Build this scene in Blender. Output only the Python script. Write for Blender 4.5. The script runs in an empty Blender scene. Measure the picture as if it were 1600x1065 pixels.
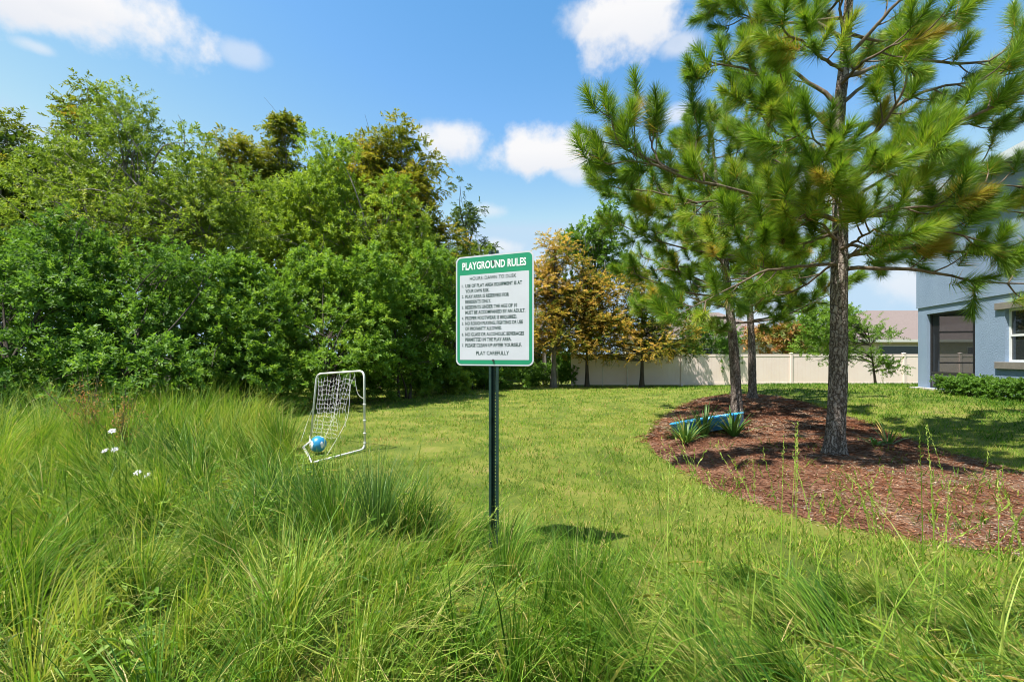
import bpy, bmesh, math, random
import numpy as np
from mathutils import Vector, Matrix

S = bpy.context.scene
COL = S.collection
R = math.radians
# ------------------------------------------------------------------ camera
CAM_Z = 1.5
F_PX, CX, HY = 711.0, 800.0, 558.0          # focal length / principal column / horizon row of the 1600 px photograph
cam_d = bpy.data.cameras.new('camera'); cam = bpy.data.objects.new('camera', cam_d); COL.objects.link(cam)
cam.location = (0, 0, CAM_Z); cam.rotation_euler = (R(90), 0, 0)
cam_d.sensor_width = 36; cam_d.lens = 36 * F_PX / 1600.0
cam_d.shift_y = (HY - 532.5) / 1600.0
cam_d.clip_start = 0.05; cam_d.clip_end = 6000
S.camera = cam
# ------------------------------------------------------------------ exposure
S.view_settings.view_transform = 'Standard'
S.view_settings.look = 'None'
S.view_settings.exposure = 1.1
S.cycles.filter_width = 1.0; S.cycles.max_bounces = 7; S.cycles.diffuse_bounces = 3; S.cycles.glossy_bounces = 2; S.cycles.transmission_bounces = 4; S.cycles.transparent_max_bounces = 8
S.view_settings.gamma = 1.0
# ------------------------------------------------------------------ sun and sky
SUN = Vector((-0.34, -0.21, 0.915)).normalized()
sun_d = bpy.data.lights.new('sun', 'SUN'); sun = bpy.data.objects.new('sun', sun_d); COL.objects.link(sun)
sun_d.energy = 4.9; sun_d.angle = R(0.53); sun_d.color = (1.0, 0.965, 0.90)
sun.rotation_euler = SUN.to_track_quat('Z', 'Y').to_euler(); sun.location = (0, 0, 30)
W = bpy.data.worlds.new('World'); S.world = W; W.use_nodes = True
SKY_STRENGTH = 0.138


def build_world():
    nt = W.node_tree; nt.nodes.clear(); N = nt.nodes.new; L = nt.links.new
    out = N('ShaderNodeOutputWorld'); bg = N('ShaderNodeBackground'); L(bg.outputs[0], out.inputs[0])
    sky = N('ShaderNodeTexSky'); sky.sky_type = 'NISHITA'; sky.sun_disc = False
    sky.sun_elevation = math.asin(SUN.z); sky.sun_rotation = math.atan2(SUN.x, SUN.y)
    sky.air_density = 1.0; sky.dust_density = 0.15; sky.ozone_density = 1.0
    tc = N('ShaderNodeTexCoord')
    nrm = N('ShaderNodeVectorMath'); nrm.operation = 'NORMALIZE'; L(tc.outputs['Generated'], nrm.inputs[0])
    D = nrm.outputs[0]
    n1 = N('ShaderNodeTexNoise'); n1.inputs['Scale'].default_value = 11.0; n1.inputs['Detail'].default_value = 7; n1.inputs['Roughness'].default_value = .58
    L(D, n1.inputs['Vector'])

    def mth(op, a, b=None, clamp=False):
        m = N('ShaderNodeMath'); m.operation = op; m.use_clamp = clamp
        for i, v in enumerate((a, b)):
            if v is None: continue
            if isinstance(v, (int, float)): m.inputs[i].default_value = v
            else: L(v, m.inputs[i])
        return m.outputs[0]

    def dot(v):
        m = N('ShaderNodeVectorMath'); m.operation = 'DOT_PRODUCT'; L(D, m.inputs[0]); m.inputs[1].default_value = v
        return m.outputs['Value']
    noise = mth('MULTIPLY', mth('SUBTRACT', n1.outputs['Fac'], .5), 2.6)
    cover = None; low = None

    def dirp(px, py):
        return Vector(((px - CX) / F_PX, 1, (HY - py) / F_PX)).normalized()
    clouds = [  # direction, half width, half height, softness, opacity
        (dirp(70, -25), .14, .055, .8, 1.0), (dirp(150, 5), .075, .032, .8, .95), (dirp(990, 20), .09, .062, .7, 1.0), (dirp(930, 28), .05, .028, 1.0, .8), (dirp(1060, 70), .035, .018, 1.1, .6),
        (dirp(850, 240), .10, .042, .8, 1.0), (dirp(700, 222), .065, .034, .9, .95), (dirp(900, 262), .06, .022, 1.0, .8), (dirp(1078, 176), .038, .016, 1.0, .75),
        (dirp(380, 86), .03, .016, 1.2, .45), (dirp(1478, 318), .06, .035, .9, 1.0), (dirp(765, 330), .035, .014, 1.2, .5),
        (dirp(60, 75), .02, .008, 1.2, .5), (dirp(1215, 505), .12, .03, 1.0, .5), (dirp(810, 430), .12, .04, 1.1, .4),
        (dirp(1260, 300), .07, .035, .9, .7), (dirp(1425, 440), .05, .03, 1.0, .6), (dirp(785, 385), .035, .018, 1.1, .6)]
    rg = random.Random(5)
    for k in range(7):                      # the sky goes on round the rest of the compass with the same scattered fair-weather clouds
        az = R(70 + k * 37 + rg.uniform(-9, 9)); el = R(rg.uniform(8, 50))
        clouds.append((Vector((math.sin(az) * math.cos(el), math.cos(az) * math.cos(el), math.sin(el))), rg.uniform(.06, .18), rg.uniform(.03, .07), .8, rg.uniform(.6, 1)))
    for c, wr, wu, soft, op in clouds:
        r = c.cross(Vector((0, 0, 1))).normalized(); u = r.cross(c).normalized()
        a = dot(r / wr); b = dot(u / wu); f = dot(c)
        dd = mth('SQRT', mth('ADD', mth('MULTIPLY', a, a), mth('MULTIPLY', b, b)))
        dd = mth('ADD', dd, noise)
        mr = N('ShaderNodeMapRange'); mr.interpolation_type = 'SMOOTHSTEP'
        mr.inputs['From Min'].default_value = 1.0 + soft * .45; mr.inputs['From Max'].default_value = 1.0 - soft * .6
        mr.inputs['To Min'].default_value = 0; mr.inputs['To Max'].default_value = op
        L(dd, mr.inputs['Value'])
        m = mth('MULTIPLY', mr.outputs[0], mth('GREATER_THAN', f, 0.3))
        under = mth('MULTIPLY', m, mth('MULTIPLY', mth('SUBTRACT', .15, b), .55, True))
        cover = m if cover is None else mth('MAXIMUM', cover, m)
        low = under if low is None else mth('MAXIMUM', low, under)
    mixc = N('ShaderNodeMix'); mixc.data_type = 'RGBA'
    L(low, mixc.inputs[0]); mixc.inputs[6].default_value = (3.25, 3.25, 3.3, 1); mixc.inputs[7].default_value = (2.55, 2.7, 3.0, 1)
    # deeper blue towards the zenith: the same response curve for the whole sky
    sp = N('ShaderNodeSeparateColor'); L(sky.outputs[0], sp.inputs[0]); cb = N('ShaderNodeCombineColor')
    b_ = mth('MINIMUM', mth('MULTIPLY', sp.outputs[2], .88), 3.15)
    g_ = mth('MINIMUM', mth('MULTIPLY', mth('POWER', sp.outputs[1], 1.22), .70), mth('MULTIPLY', b_, .80))
    r_ = mth('MINIMUM', mth('MULTIPLY', mth('POWER', sp.outputs[0], 2.2), .44), mth('MULTIPLY', g_, .74))
    L(r_, cb.inputs[0]); L(g_, cb.inputs[1]); L(b_, cb.inputs[2])
    mx = N('ShaderNodeMix'); mx.data_type = 'RGBA'
    L(cover, mx.inputs[0]); L(cb.outputs[0], mx.inputs[6]); L(mixc.outputs[2], mx.inputs[7])
    L(mx.outputs[2], bg.inputs[0]); bg.inputs[1].default_value = SKY_STRENGTH


build_world()
# ------------------------------------------------------------------ helpers
rng = np.random.default_rng(7)


def ss(x, a, b):
    t = np.clip((np.asarray(x, float) - a) / (b - a), 0, 1)
    return t * t * (3 - 2 * t)


def vnoise(x, y, seed=0):
    x = np.asarray(x, float); y = np.asarray(y, float)
    xi = np.floor(x).astype(np.int64); yi = np.floor(y).astype(np.int64)
    fx = x - xi; fy = y - yi; fx = fx * fx * (3 - 2 * fx); fy = fy * fy * (3 - 2 * fy)

    def h(a, b):
        n = (a * 374761393 + b * 668265263 + seed * 1442695041) & 0xFFFFFFFF
        n = ((n ^ (n >> 13)) * 1274126177) & 0xFFFFFFFF
        return ((n ^ (n >> 16)) & 0xFFFF) / 65535.0
    return (h(xi, yi) * (1 - fx) + h(xi + 1, yi) * fx) * (1 - fy) + (h(xi, yi + 1) * (1 - fx) + h(xi + 1, yi + 1) * fx) * fy


def fbm(x, y, seed=0, o=4):
    s = 0; a = .5
    for k in range(o):
        s = s + a * vnoise(np.asarray(x) * 2 ** k, np.asarray(y) * 2 ** k, seed + k); a *= .5
    return s / (1 - .5 ** o)


def gz(x, y):
    x = np.asarray(x, float); y = np.asarray(y, float)
    z = .42 * ss(x, 4.5, 11) * (1 - ss(y, 18, 25)) - .15 * ss(y, 16, 26)
    return z + .05 * (fbm(x * .35, y * .35, 3) - .5) * ss(np.hypot(x, y), 1, 4) * (1 - ss(np.hypot(x, y), 60, 120))


def unit(a):
    return a / np.maximum(np.linalg.norm(a, axis=-1, keepdims=True), 1e-9)


def at(px, py, Y):
    return np.array([(px - CX) / F_PX * Y, Y, CAM_Z + (HY - py) / F_PX * Y])


def on_ground(px, py, extra=0.0):
    z = 0.0
    for _ in range(60):
        Y = (CAM_Z - z) * F_PX / (py - HY); X = (px - CX) / F_PX * Y
        z = .6 * z + .4 * (float(gz(X, Y)) + extra)
    return X, Y, float(gz(X, Y)) + extra


def make_mesh(name, V, F, tint=None, smooth=False):
    """V (n,3); F (m,k) equal-sized faces or a list of such arrays"""
    V = np.ascontiguousarray(V, dtype=np.float32)
    Fs = F if isinstance(F, list) else [F]
    Fs = [np.asarray(f, np.int32) for f in Fs if len(f)]
    me = bpy.data.meshes.new(name)
    me.vertices.add(len(V)); me.vertices.foreach_set('co', V.ravel())
    idx = np.concatenate([f.ravel() for f in Fs]); tot = np.concatenate([np.full(len(f), f.shape[1], np.int32) for f in Fs])
    st = np.concatenate([[0], np.cumsum(tot)[:-1]]).astype(np.int32)
    me.loops.add(len(idx)); me.loops.foreach_set('vertex_index', idx)
    me.polygons.add(len(tot)); me.polygons.foreach_set('loop_start', st)
    if smooth: me.polygons.foreach_set('use_smooth', np.ones(len(tot), bool))
    if tint is not None:
        a = me.attributes.new('tint', 'FLOAT', 'POINT'); a.data.foreach_set('value', np.ascontiguousarray(tint, dtype=np.float32))
    me.update(calc_edges=True)
    return me


def link(name, data, mat=None, parent=None, loc=None, rot=None):
    o = bpy.data.objects.new(name, data); COL.objects.link(o)
    if mat is not None and data is not None and not data.materials: data.materials.append(mat)
    if parent is not None: o.parent = parent
    if loc is not None: o.location = loc
    if rot is not None: o.rotation_euler = rot
    return o


def tag(o, label=None, cat=None, group=None, kind=None):
    if label: o['label'] = label
    if cat: o['category'] = cat
    if group: o['group'] = group
    if kind: o['kind'] = kind
    return o


def empty(name, loc, label, cat, group=None, rz=0):
    o = link(name, None, None, None, loc, (0, 0, rz)); o.empty_display_size = .2
    return tag(o, label, cat, group)


class MB:
    """collects polygons for one mesh"""
    def __init__(s): s.v = []; s.f = []
    def add(s, V, F):
        b = len(s.v); s.v += [tuple(p) for p in V]; s.f += [tuple(i + b for i in f) for f in F]; return s
    def box(s, x0, x1, y0, y1, z0, z1, M=None):
        V = [(x, y, z) for z in (z0, z1) for y in (y0, y1) for x in (x0, x1)]
        if M is not None: V = [tuple(M @ Vector(p)) for p in V]
        return s.add(V, [(0, 2, 3, 1), (4, 5, 7, 6), (0, 1, 5, 4), (2, 6, 7, 3), (0, 4, 6, 2), (1, 3, 7, 5)])
    def prism(s, poly, z0, z1):
        n = len(poly); V = [(x, y, z0) for x, y in poly] + [(x, y, z1) for x, y in poly]
        return s.add(V, [tuple(range(n))[::-1], tuple(range(n, 2 * n))] + [(i, (i + 1) % n, n + (i + 1) % n, n + i) for i in range(n)])
    def tube(s, pts, rad, n=8, cap=True):
        V, F = tube_arrays(pts, rad, n)
        s.add(V, F)
        if cap:
            b = len(s.v) - len(V); m = len(pts)
            s.f.append(tuple(b + i for i in range(n))[::-1]); s.f.append(tuple(b + (m - 1) * n + i for i in range(n)))
        return s
    def build(s, name, mat, parent=None, smooth=False, bevel=0, loc=None, rot=None):
        me = bpy.data.meshes.new(name); me.from_pydata(s.v, [], s.f)
        if smooth: me.polygons.foreach_set('use_smooth', [True] * len(me.polygons))
        me.update(); o = link(name, me, mat, parent, loc, rot)
        if bevel:
            m = o.modifiers.new('bevel', 'BEVEL'); m.width = bevel; m.segments = 2; m.limit_method = 'ANGLE'
        return o


def tube_arrays(pts, rad, n=8, wob=None):
    P = np.asarray(pts, float); m = len(P); r = np.broadcast_to(np.asarray(rad, float), (m,))
    T = unit(np.gradient(P, axis=0))
    ref = np.array([0, 0, 1.0]) if abs(T[0][2]) < .9 else np.array([1.0, 0, 0])
    V = np.zeros((m, n, 3)); u = unit(np.cross(T[0], ref))
    for i in range(m):
        u = unit(u - T[i] * np.dot(u, T[i])); w = np.cross(T[i], u)
        a = np.linspace(0, 2 * np.pi, n, endpoint=False)
        rr = r[i] if wob is None else r[i] * wob[i]
        V[i] = P[i] + (np.cos(a) * rr)[:, None] * u + (np.sin(a) * rr)[:, None] * w
    i = np.arange(m - 1)[:, None] * n; j = np.arange(n)[None]; k = (j + 1) % n
    F = np.stack([i + j, i + k, i + n + k, i + n + j], -1).reshape(-1, 4)
    return V.reshape(-1, 3), F


class TB:
    """collects many tubes into one mesh (numpy)"""
    def __init__(s): s.V = []; s.F = []; s.n = 0
    def add(s, pts, rad, n=5, wob=None):
        V, F = tube_arrays(pts, rad, n, wob); s.V.append(V); s.F.append(F + s.n); s.n += len(V)
    def build(s, name, mat, parent=None):
        return link(name, make_mesh(name, np.concatenate(s.V), np.concatenate(s.F), smooth=True), mat, parent)


def spline(pts, n):
    P = np.asarray(pts, float); m = len(P)
    if m == 2: return P[0] + (P[1] - P[0]) * np.linspace(0, 1, n)[:, None]
    Q = np.vstack([2 * P[0] - P[1], P, 2 * P[-1] - P[-2]])
    t = np.linspace(0, m - 1 - 1e-6, n); i = t.astype(int); f = (t - i)[:, None]
    a, b, c, d = Q[i], Q[i + 1], Q[i + 2], Q[i + 3]
    return .5 * (2 * b + (c - a) * f + (2 * a - 5 * b + 4 * c - d) * f ** 2 + (3 * b - a - 3 * c + d) * f ** 3)


# ------------------------------------------------------------------ materials
MATS = {}


def mat(name, build):
    if name not in MATS:
        m = bpy.data.materials.new(name); m.use_nodes = True
        nt = m.node_tree; nt.nodes.clear()
        out = nt.nodes.new('ShaderNodeOutputMaterial')
        sh = build(nt); nt.links.new(sh, out.inputs['Surface']); MATS[name] = m
    return MATS[name]


def ramp_node(nt, stops):
    r = nt.nodes.new('ShaderNodeValToRGB'); e = r.color_ramp.elements
    while len(e) < len(stops): e.new(.5)
    for k, (p, c) in enumerate(stops): e[k].position = p; e[k].color = (*c, 1)
    return r


def pbsdf(nt, color=None, rough=.5, metal=0, spec=.5):
    b = nt.nodes.new('ShaderNodeBsdfPrincipled'); b.inputs['Roughness'].default_value = rough; b.inputs['Metallic'].default_value = metal
    b.inputs['Specular IOR Level'].default_value = spec
    if color is not None:
        if isinstance(color, tuple): b.inputs['Base Color'].default_value = (*color, 1)
        else: nt.links.new(color, b.inputs['Base Color'])
    return b


def noise_node(nt, scale, detail=5, rough=.55, coord='Object', stretch=None, dist=0):
    tc = nt.nodes.new('ShaderNodeTexCoord'); n = nt.nodes.new('ShaderNodeTexNoise')
    n.inputs['Scale'].default_value = scale; n.inputs['Detail'].default_value = detail; n.inputs['Roughness'].default_value = rough; n.inputs['Distortion'].default_value = dist
    v = tc.outputs[coord]
    if stretch:
        mp = nt.nodes.new('ShaderNodeMapping'); mp.inputs['Scale'].default_value = stretch; nt.links.new(v, mp.inputs[0]); v = mp.outputs[0]
    nt.links.new(v, n.inputs['Vector'])
    return n


def bump(nt, b, h, strength=.3, dist=.01):
    m = nt.nodes.new('ShaderNodeBump'); m.inputs['Strength'].default_value = strength; m.inputs['Distance'].default_value = dist
    nt.links.new(h, m.inputs['Height']); nt.links.new(m.outputs[0], b.inputs['Normal'])


def leaf_mat(name, stops, trans=.35, rough=.42, spec=.4, tmul=(1.25, 1.2, .6)):
    def f(nt):
        at_ = nt.nodes.new('ShaderNodeAttribute'); at_.attribute_name = 'tint'
        r = ramp_node(nt, stops); nt.links.new(at_.outputs['Fac'], r.inputs[0])
        b = pbsdf(nt, r.outputs[0], rough, 0, spec)
        t = nt.nodes.new('ShaderNodeBsdfTranslucent')
        mu = nt.nodes.new('ShaderNodeMix'); mu.data_type = 'RGBA'; mu.blend_type = 'MULTIPLY'; mu.inputs[0].default_value = 1
        nt.links.new(r.outputs[0], mu.inputs[6]); mu.inputs[7].default_value = (*tmul, 1)
        nt.links.new(mu.outputs[2], t.inputs[0])
        mx = nt.nodes.new('ShaderNodeMixShader'); mx.inputs[0].default_value = trans
        nt.links.new(b.outputs[0], mx.inputs[1]); nt.links.new(t.outputs[0], mx.inputs[2])
        return mx.outputs[0]
    return mat(name, f)


def plain(name, color, rough=.5, metal=0, vary=.12, scale=6, bmp=0, bscale=60, spec=.5):
    """one paint or plastic with slight dirt and tone variation"""
    def f(nt):
        n = noise_node(nt, scale, 6)
        lo = tuple(c * (1 - vary) for c in color); hi = tuple(min(1, c * (1 + vary)) for c in color)
        r = ramp_node(nt, [(.3, lo), (.7, hi)]); nt.links.new(n.outputs['Fac'], r.inputs[0])
        b = pbsdf(nt, r.outputs[0], rough, metal, spec)
        if bmp:
            k = noise_node(nt, bscale, 4); bump(nt, b, k.outputs['Fac'], bmp, .01)
        return b.outputs[0]
    return mat(name, f)


def bark_mat(name, stops, scale=9, stretch=(1, 1, .22)):
    def f(nt):
        n = noise_node(nt, scale, 8, .65, 'Object', stretch, .6)
        r = ramp_node(nt, stops); nt.links.new(n.outputs['Fac'], r.inputs[0])
        b = pbsdf(nt, r.outputs[0], .9, 0, .2)
        k = noise_node(nt, scale * 4, 6, .7, 'Object', stretch)
        bump(nt, b, k.outputs['Fac'], .8, .02)
        return b.outputs[0]
    return mat(name, f)


def pine_bark(nt):
    tc = nt.nodes.new('ShaderNodeTexCoord'); mp = nt.nodes.new('ShaderNodeMapping'); mp.inputs['Scale'].default_value = (1, 1, .24); nt.links.new(tc.outputs['Object'], mp.inputs[0])
    n0 = noise_node(nt, 9, 4, .6); ad = nt.nodes.new('ShaderNodeVectorMath'); ad.operation = 'MULTIPLY_ADD'; nt.links.new(n0.outputs['Color'], ad.inputs[0]); ad.inputs[1].default_value = (.13, .13, .13); nt.links.new(mp.outputs[0], ad.inputs[2])
    v = nt.nodes.new('ShaderNodeTexVoronoi'); v.feature = 'DISTANCE_TO_EDGE'; v.inputs['Scale'].default_value = 24; nt.links.new(ad.outputs[0], v.inputs['Vector'])
    n1 = noise_node(nt, 20, 8, .7, 'Object', (1, 1, .4)); r = ramp_node(nt, [(.3, (.17, .135, .112)), (.5, (.30, .245, .21)), (.7, (.44, .385, .345))]); nt.links.new(n1.outputs['Fac'], r.inputs[0])
    cr = ramp_node(nt, [(.0, (.14, .125, .115)), (.09, (.55, .52, .5)), (.22, (1, 1, 1))]); nt.links.new(v.outputs['Distance'], cr.inputs[0])
    mu = nt.nodes.new('ShaderNodeMix'); mu.data_type = 'RGBA'; mu.blend_type = 'MULTIPLY'; mu.inputs[0].default_value = 1; nt.links.new(r.outputs[0], mu.inputs[6]); nt.links.new(cr.outputs[0], mu.inputs[7])
    b = pbsdf(nt, mu.outputs[2], .92, 0, .15)
    h = nt.nodes.new('ShaderNodeMath'); h.operation = 'MULTIPLY_ADD'; nt.links.new(n1.outputs['Fac'], h.inputs[0]); h.inputs[1].default_value = .35
    mn = nt.nodes.new('ShaderNodeMath'); mn.operation = 'MINIMUM'; nt.links.new(v.outputs['Distance'], mn.inputs[0]); mn.inputs[1].default_value = .3; nt.links.new(mn.outputs[0], h.inputs[2])
    bump(nt, b, h.outputs[0], 1.0, .05)
    return b.outputs[0]


M_bark_pine = mat('pine bark', pine_bark)
M_bark_twig = bark_mat('twig bark', [(.3, (.07, .05, .035)), (.7, (.24, .18, .13))], 14)
M_bark_grey = bark_mat('grey bark', [(.3, (.07, .06, .05)), (.7, (.26, .23, .2))], 8)
M_bark_dark = bark_mat('dark bark', [(.3, (.03, .025, .02)), (.7, (.11, .09, .07))], 8)
# foliage: dark old leaf -> bright young leaf
M_leaf_deep = leaf_mat('deep green leaf', [(0, (.040, .100, .015)), (.5, (.105, .215, .030)), (.85, (.18, .32, .050)), (1, (.26, .38, .08))], .46, .5, .3)
M_leaf_mid = leaf_mat('mid green leaf', [(0, (.058, .120, .015)), (.5, (.128, .245, .028)), (.85, (.215, .345, .046)), (1, (.32, .42, .08))], .48, .5, .3)
M_leaf_bright = leaf_mat('yellow green leaf', [(0, (.085, .140, .014)), (.5, (.170, .275, .028)), (.85, (.27, .365, .043)), (1, (.38, .43, .08))], .50, .5, .3)
M_leaf_olive = leaf_mat('olive leaf', [(0, (.068, .110, .013)), (.5, (.140, .225, .026)), (.85, (.215, .30, .042)), (1, (.33, .36, .08))], .48, .48, .35)
M_leaf_cyp = leaf_mat('cypress green frond', [(0, (.060, .095, .013)), (.5, (.155, .200, .023)), (.8, (.25, .245, .028)), (1, (.34, .25, .035))], .5, .6, .2)
M_leaf_rust = leaf_mat('rusting cypress frond', [(0, (.07, .13, .018)), (.3, (.20, .22, .03)), (.55, (.44, .31, .05)), (.8, (.57, .36, .075)), (1, (.64, .43, .12))], .62, .65, .2, (1.1, 1.05, .7))
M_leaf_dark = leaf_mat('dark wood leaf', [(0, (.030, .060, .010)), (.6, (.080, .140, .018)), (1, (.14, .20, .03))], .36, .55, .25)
M_needle = leaf_mat('pine needle', [(0, (.040, .085, .010)), (.4, (.105, .205, .018)), (.75, (.200, .34, .028)), (.93, (.31, .42, .045)), (1, (.50, .31, .07))], .36, .42, .35)
M_moss = leaf_mat('spanish moss strand', [(0, (.13, .13, .11)), (1, (.33, .33, .30))], .2, .9, .1, (1, 1, 1))
M_tall = leaf_mat('tall grass blade', [(0, (.026, .085, .008)), (.35, (.085, .195, .017)), (.65, (.185, .32, .030)), (.88, (.34, .40, .075)), (1, (.54, .41, .19))], .36, .5, .28)
M_rush = leaf_mat('dark rush blade', [(0, (.045, .115, .022)), (.6, (.095, .20, .045)), (1, (.20, .28, .09))], .28, .4, .45)
M_lawn = leaf_mat('lawn blade', [(0, (.036, .100, .008)), (.4, (.115, .225, .016)), (.7, (.235, .325, .030)), (.88, (.40, .36, .10)), (1, (.42, .26, .12))], .36, .6, .12)
M_seed = leaf_mat('dry seed head', [(0, (.20, .17, .08)), (1, (.42, .36, .20))], .3, .7, .2)
M_yucca = leaf_mat('strap leaf', [(0, (.045, .115, .022)), (.6, (.11, .22, .04)), (.9, (.21, .31, .08)), (1, (.52, .38, .11))], .25, .5, .3)
M_straw = leaf_mat('fallen needle straw', [(0, (.085, .042, .026)), (.35, (.21, .092, .052)), (.7, (.40, .185, .090)), (.86, (.46, .34, .23)), (1, (.20, .175, .155))], .1, .85, .15, (1, .8, .6))
M_weedred = leaf_mat('rusty weed leaf', [(0, (.10, .15, .03)), (.4, (.22, .20, .04)), (.7, (.42, .21, .07)), (1, (.52, .24, .11))], .3, .6, .3)


# ------------------------------------------------------------------ leaf generators (numpy)
def leaves(P, D, N, L, Wd, fold=.25):
    """folded diamond leaves: base P, direction D, normal N"""
    n = len(P); L = np.broadcast_to(L, n)[:, None]; Wd = np.broadcast_to(Wd, n)[:, None]
    D = unit(D); Sd = unit(np.cross(D, N)); Nn = np.cross(Sd, D)
    m = P + D * L * .45
    V = np.stack([P, m + Sd * Wd * .5 + Nn * Wd * fold, P + D * L - Nn * L * .12, m - Sd * Wd * .5 + Nn * Wd * fold], 1).reshape(-1, 3)
    b = np.arange(n)[:, None] * 4
    F = np.concatenate([b + np.array([[0, 1, 2]]), b + np.array([[0, 2, 3]])])
    return V, F


def blades(P, az, th0, th1, L, Wd, nseg=4, face=None, g=None):
    """arched grass blades: az lean direction, th0 lean at the root, th1 extra lean at the tip"""
    n = len(P); rg = g if g is not None else rng
    ca, sa = np.cos(az), np.sin(az)
    fa = az + np.pi / 2 + rg.normal(0, .7, n) if face is None else face
    side = np.stack([np.cos(fa), np.sin(fa), np.zeros(n)], 1)
    p = P.copy(); rows = []
    for k in range(nseg + 1):
        t = k / nseg
        w = Wd * (1 - t ** 1.6) if k else Wd * .8
        if k < nseg:
            rows.append(p - side * w[:, None] * .5); rows.append(p + side * w[:, None] * .5)
        else: rows.append(p.copy())
        th = th0 + th1 * (t + .5 / nseg) ** 1.4
        p = p + np.stack([np.sin(th) * ca, np.sin(th) * sa, np.cos(th)], 1) * (L / nseg)[:, None]
    V = np.stack(rows, 1); m = V.shape[1]; b = np.arange(n)[:, None] * m
    Q = [b + np.array([[2 * k, 2 * k + 1, 2 * k + 3, 2 * k + 2]]) for k in range(nseg - 1)]
    T = b + np.array([[2 * nseg - 2, 2 * nseg - 1, 2 * nseg]])
    return V.reshape(-1, 3), ([np.concatenate(Q), T] if Q else [T]), m


def rdir(g, n, zmin=-1.0):
    z = g.uniform(zmin, 1, n); a = g.uniform(0, 2 * np.pi, n); r = np.sqrt(1 - z * z)
    return np.stack([r * np.cos(a), r * np.sin(a), z], 1)


def sub_blobs(g, envs, n, rmin, rmax, flat=1.0, shell=(.45, .95)):
    """clumps scattered through the crown envelopes (ellipsoids cx,cy,cz,rx,ry,rz)"""
    E = np.asarray(envs, float); vol = (E[:, 3] * E[:, 4] * E[:, 5]) ** .67; k = g.choice(len(E), n, p=vol / vol.sum())
    d = rdir(g, n, -.75); r = g.uniform(shell[0] ** 2, shell[1] ** 2, n) ** .5
    c = E[k, :3] + d * E[k, 3:] * r[:, None]
    rad = g.uniform(rmin, rmax, n)
    return np.column_stack([c, rad, rad, rad * flat])


def spray_leaves(g, B, n_sprays, slen, nleaf, L, Wd, up=.45, out=.7, rnd=.4, hang=0.0, spread=.9, tint0=.45, tvar=.16, flatspray=0.0):
    vol = B[:, 3] * B[:, 4]; k = g.choice(len(B), n_sprays, p=vol / vol.sum())
    d = rdir(g, n_sprays, -.85); r = g.uniform(.25, 1.0, n_sprays) ** .6
    P = B[k, :3] + d * B[k, 3:] * r[:, None]
    A = unit(d * out + np.array([0, 0, up - hang]) + g.normal(0, rnd, (n_sprays, 3)))
    ln = slen * g.uniform(.6, 1.25, n_sprays)
    bt = g.normal(0, tvar * .6, len(B))[k] + g.normal(0, tvar * .5, n_sprays)
    # one perpendicular frame for each spray
    ref = np.where(np.abs(A[:, 2:3]) < .9, np.array([[0, 0, 1.0]]), np.array([[1.0, 0, 0]]))
    u = unit(np.cross(A, ref)); w = np.cross(A, u)
    j = np.arange(nleaf); t = .1 + .9 * (j + .5) / nleaf
    ph = (j * 2.399)[None] + g.uniform(0, 6.28, (n_sprays, 1))
    if flatspray: ph = np.where((j % 2 == 0)[None], 0, np.pi) + g.normal(0, .5 * (1 - flatspray) + .15, (n_sprays, nleaf))
    pos = P[:, None] + A[:, None] * (t[None] * ln[:, None])[..., None]
    pos[..., 2] -= (t[None] ** 2 * ln[:, None]) * (.18 + hang * .5)
    per = np.cos(ph)[..., None] * u[:, None] + np.sin(ph)[..., None] * w[:, None]
    D = A[:, None] * (.35 + .6 * t)[None, :, None] + per * spread + g.normal(0, .2, (n_sprays, nleaf, 3))
    D[..., 2] -= hang * .5
    N = np.array([0, 0, .75]) + d[:, None] * .45 + g.normal(0, .42, (n_sprays, nleaf, 3))
    sz = g.uniform(.65, 1.2, (n_sprays, nleaf)) * (1 - .25 * np.abs(t - .55))[None]
    tt = tint0 + bt[:, None] + .16 * (t - .4)[None] + g.normal(0, tvar * .55, (n_sprays, nleaf))
    V, F = leaves(pos.reshape(-1, 3), D.reshape(-1, 3), N.reshape(-1, 3), (sz * L).ravel(), (sz * Wd).ravel())
    return V, F, np.repeat(np.clip(tt, 0, 1).ravel(), 4)


def E(px, py, Y, rx, rz, dep=None):
    c = at(px, py, Y); a = rx * Y / F_PX; b = rz * Y / F_PX
    return (*c, a, dep if dep else (a + b) / 2, b)


def limb_path(g, a, b, n=9, bow=.12, lift=.15):
    a = np.asarray(a, float); b = np.asarray(b, float); l = np.linalg.norm(b - a)
    mid = (a + b) / 2 + g.normal(0, bow * l, 3) * .5 + np.array([0, 0, lift * l])
    return spline([a, mid, b], n)


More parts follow.
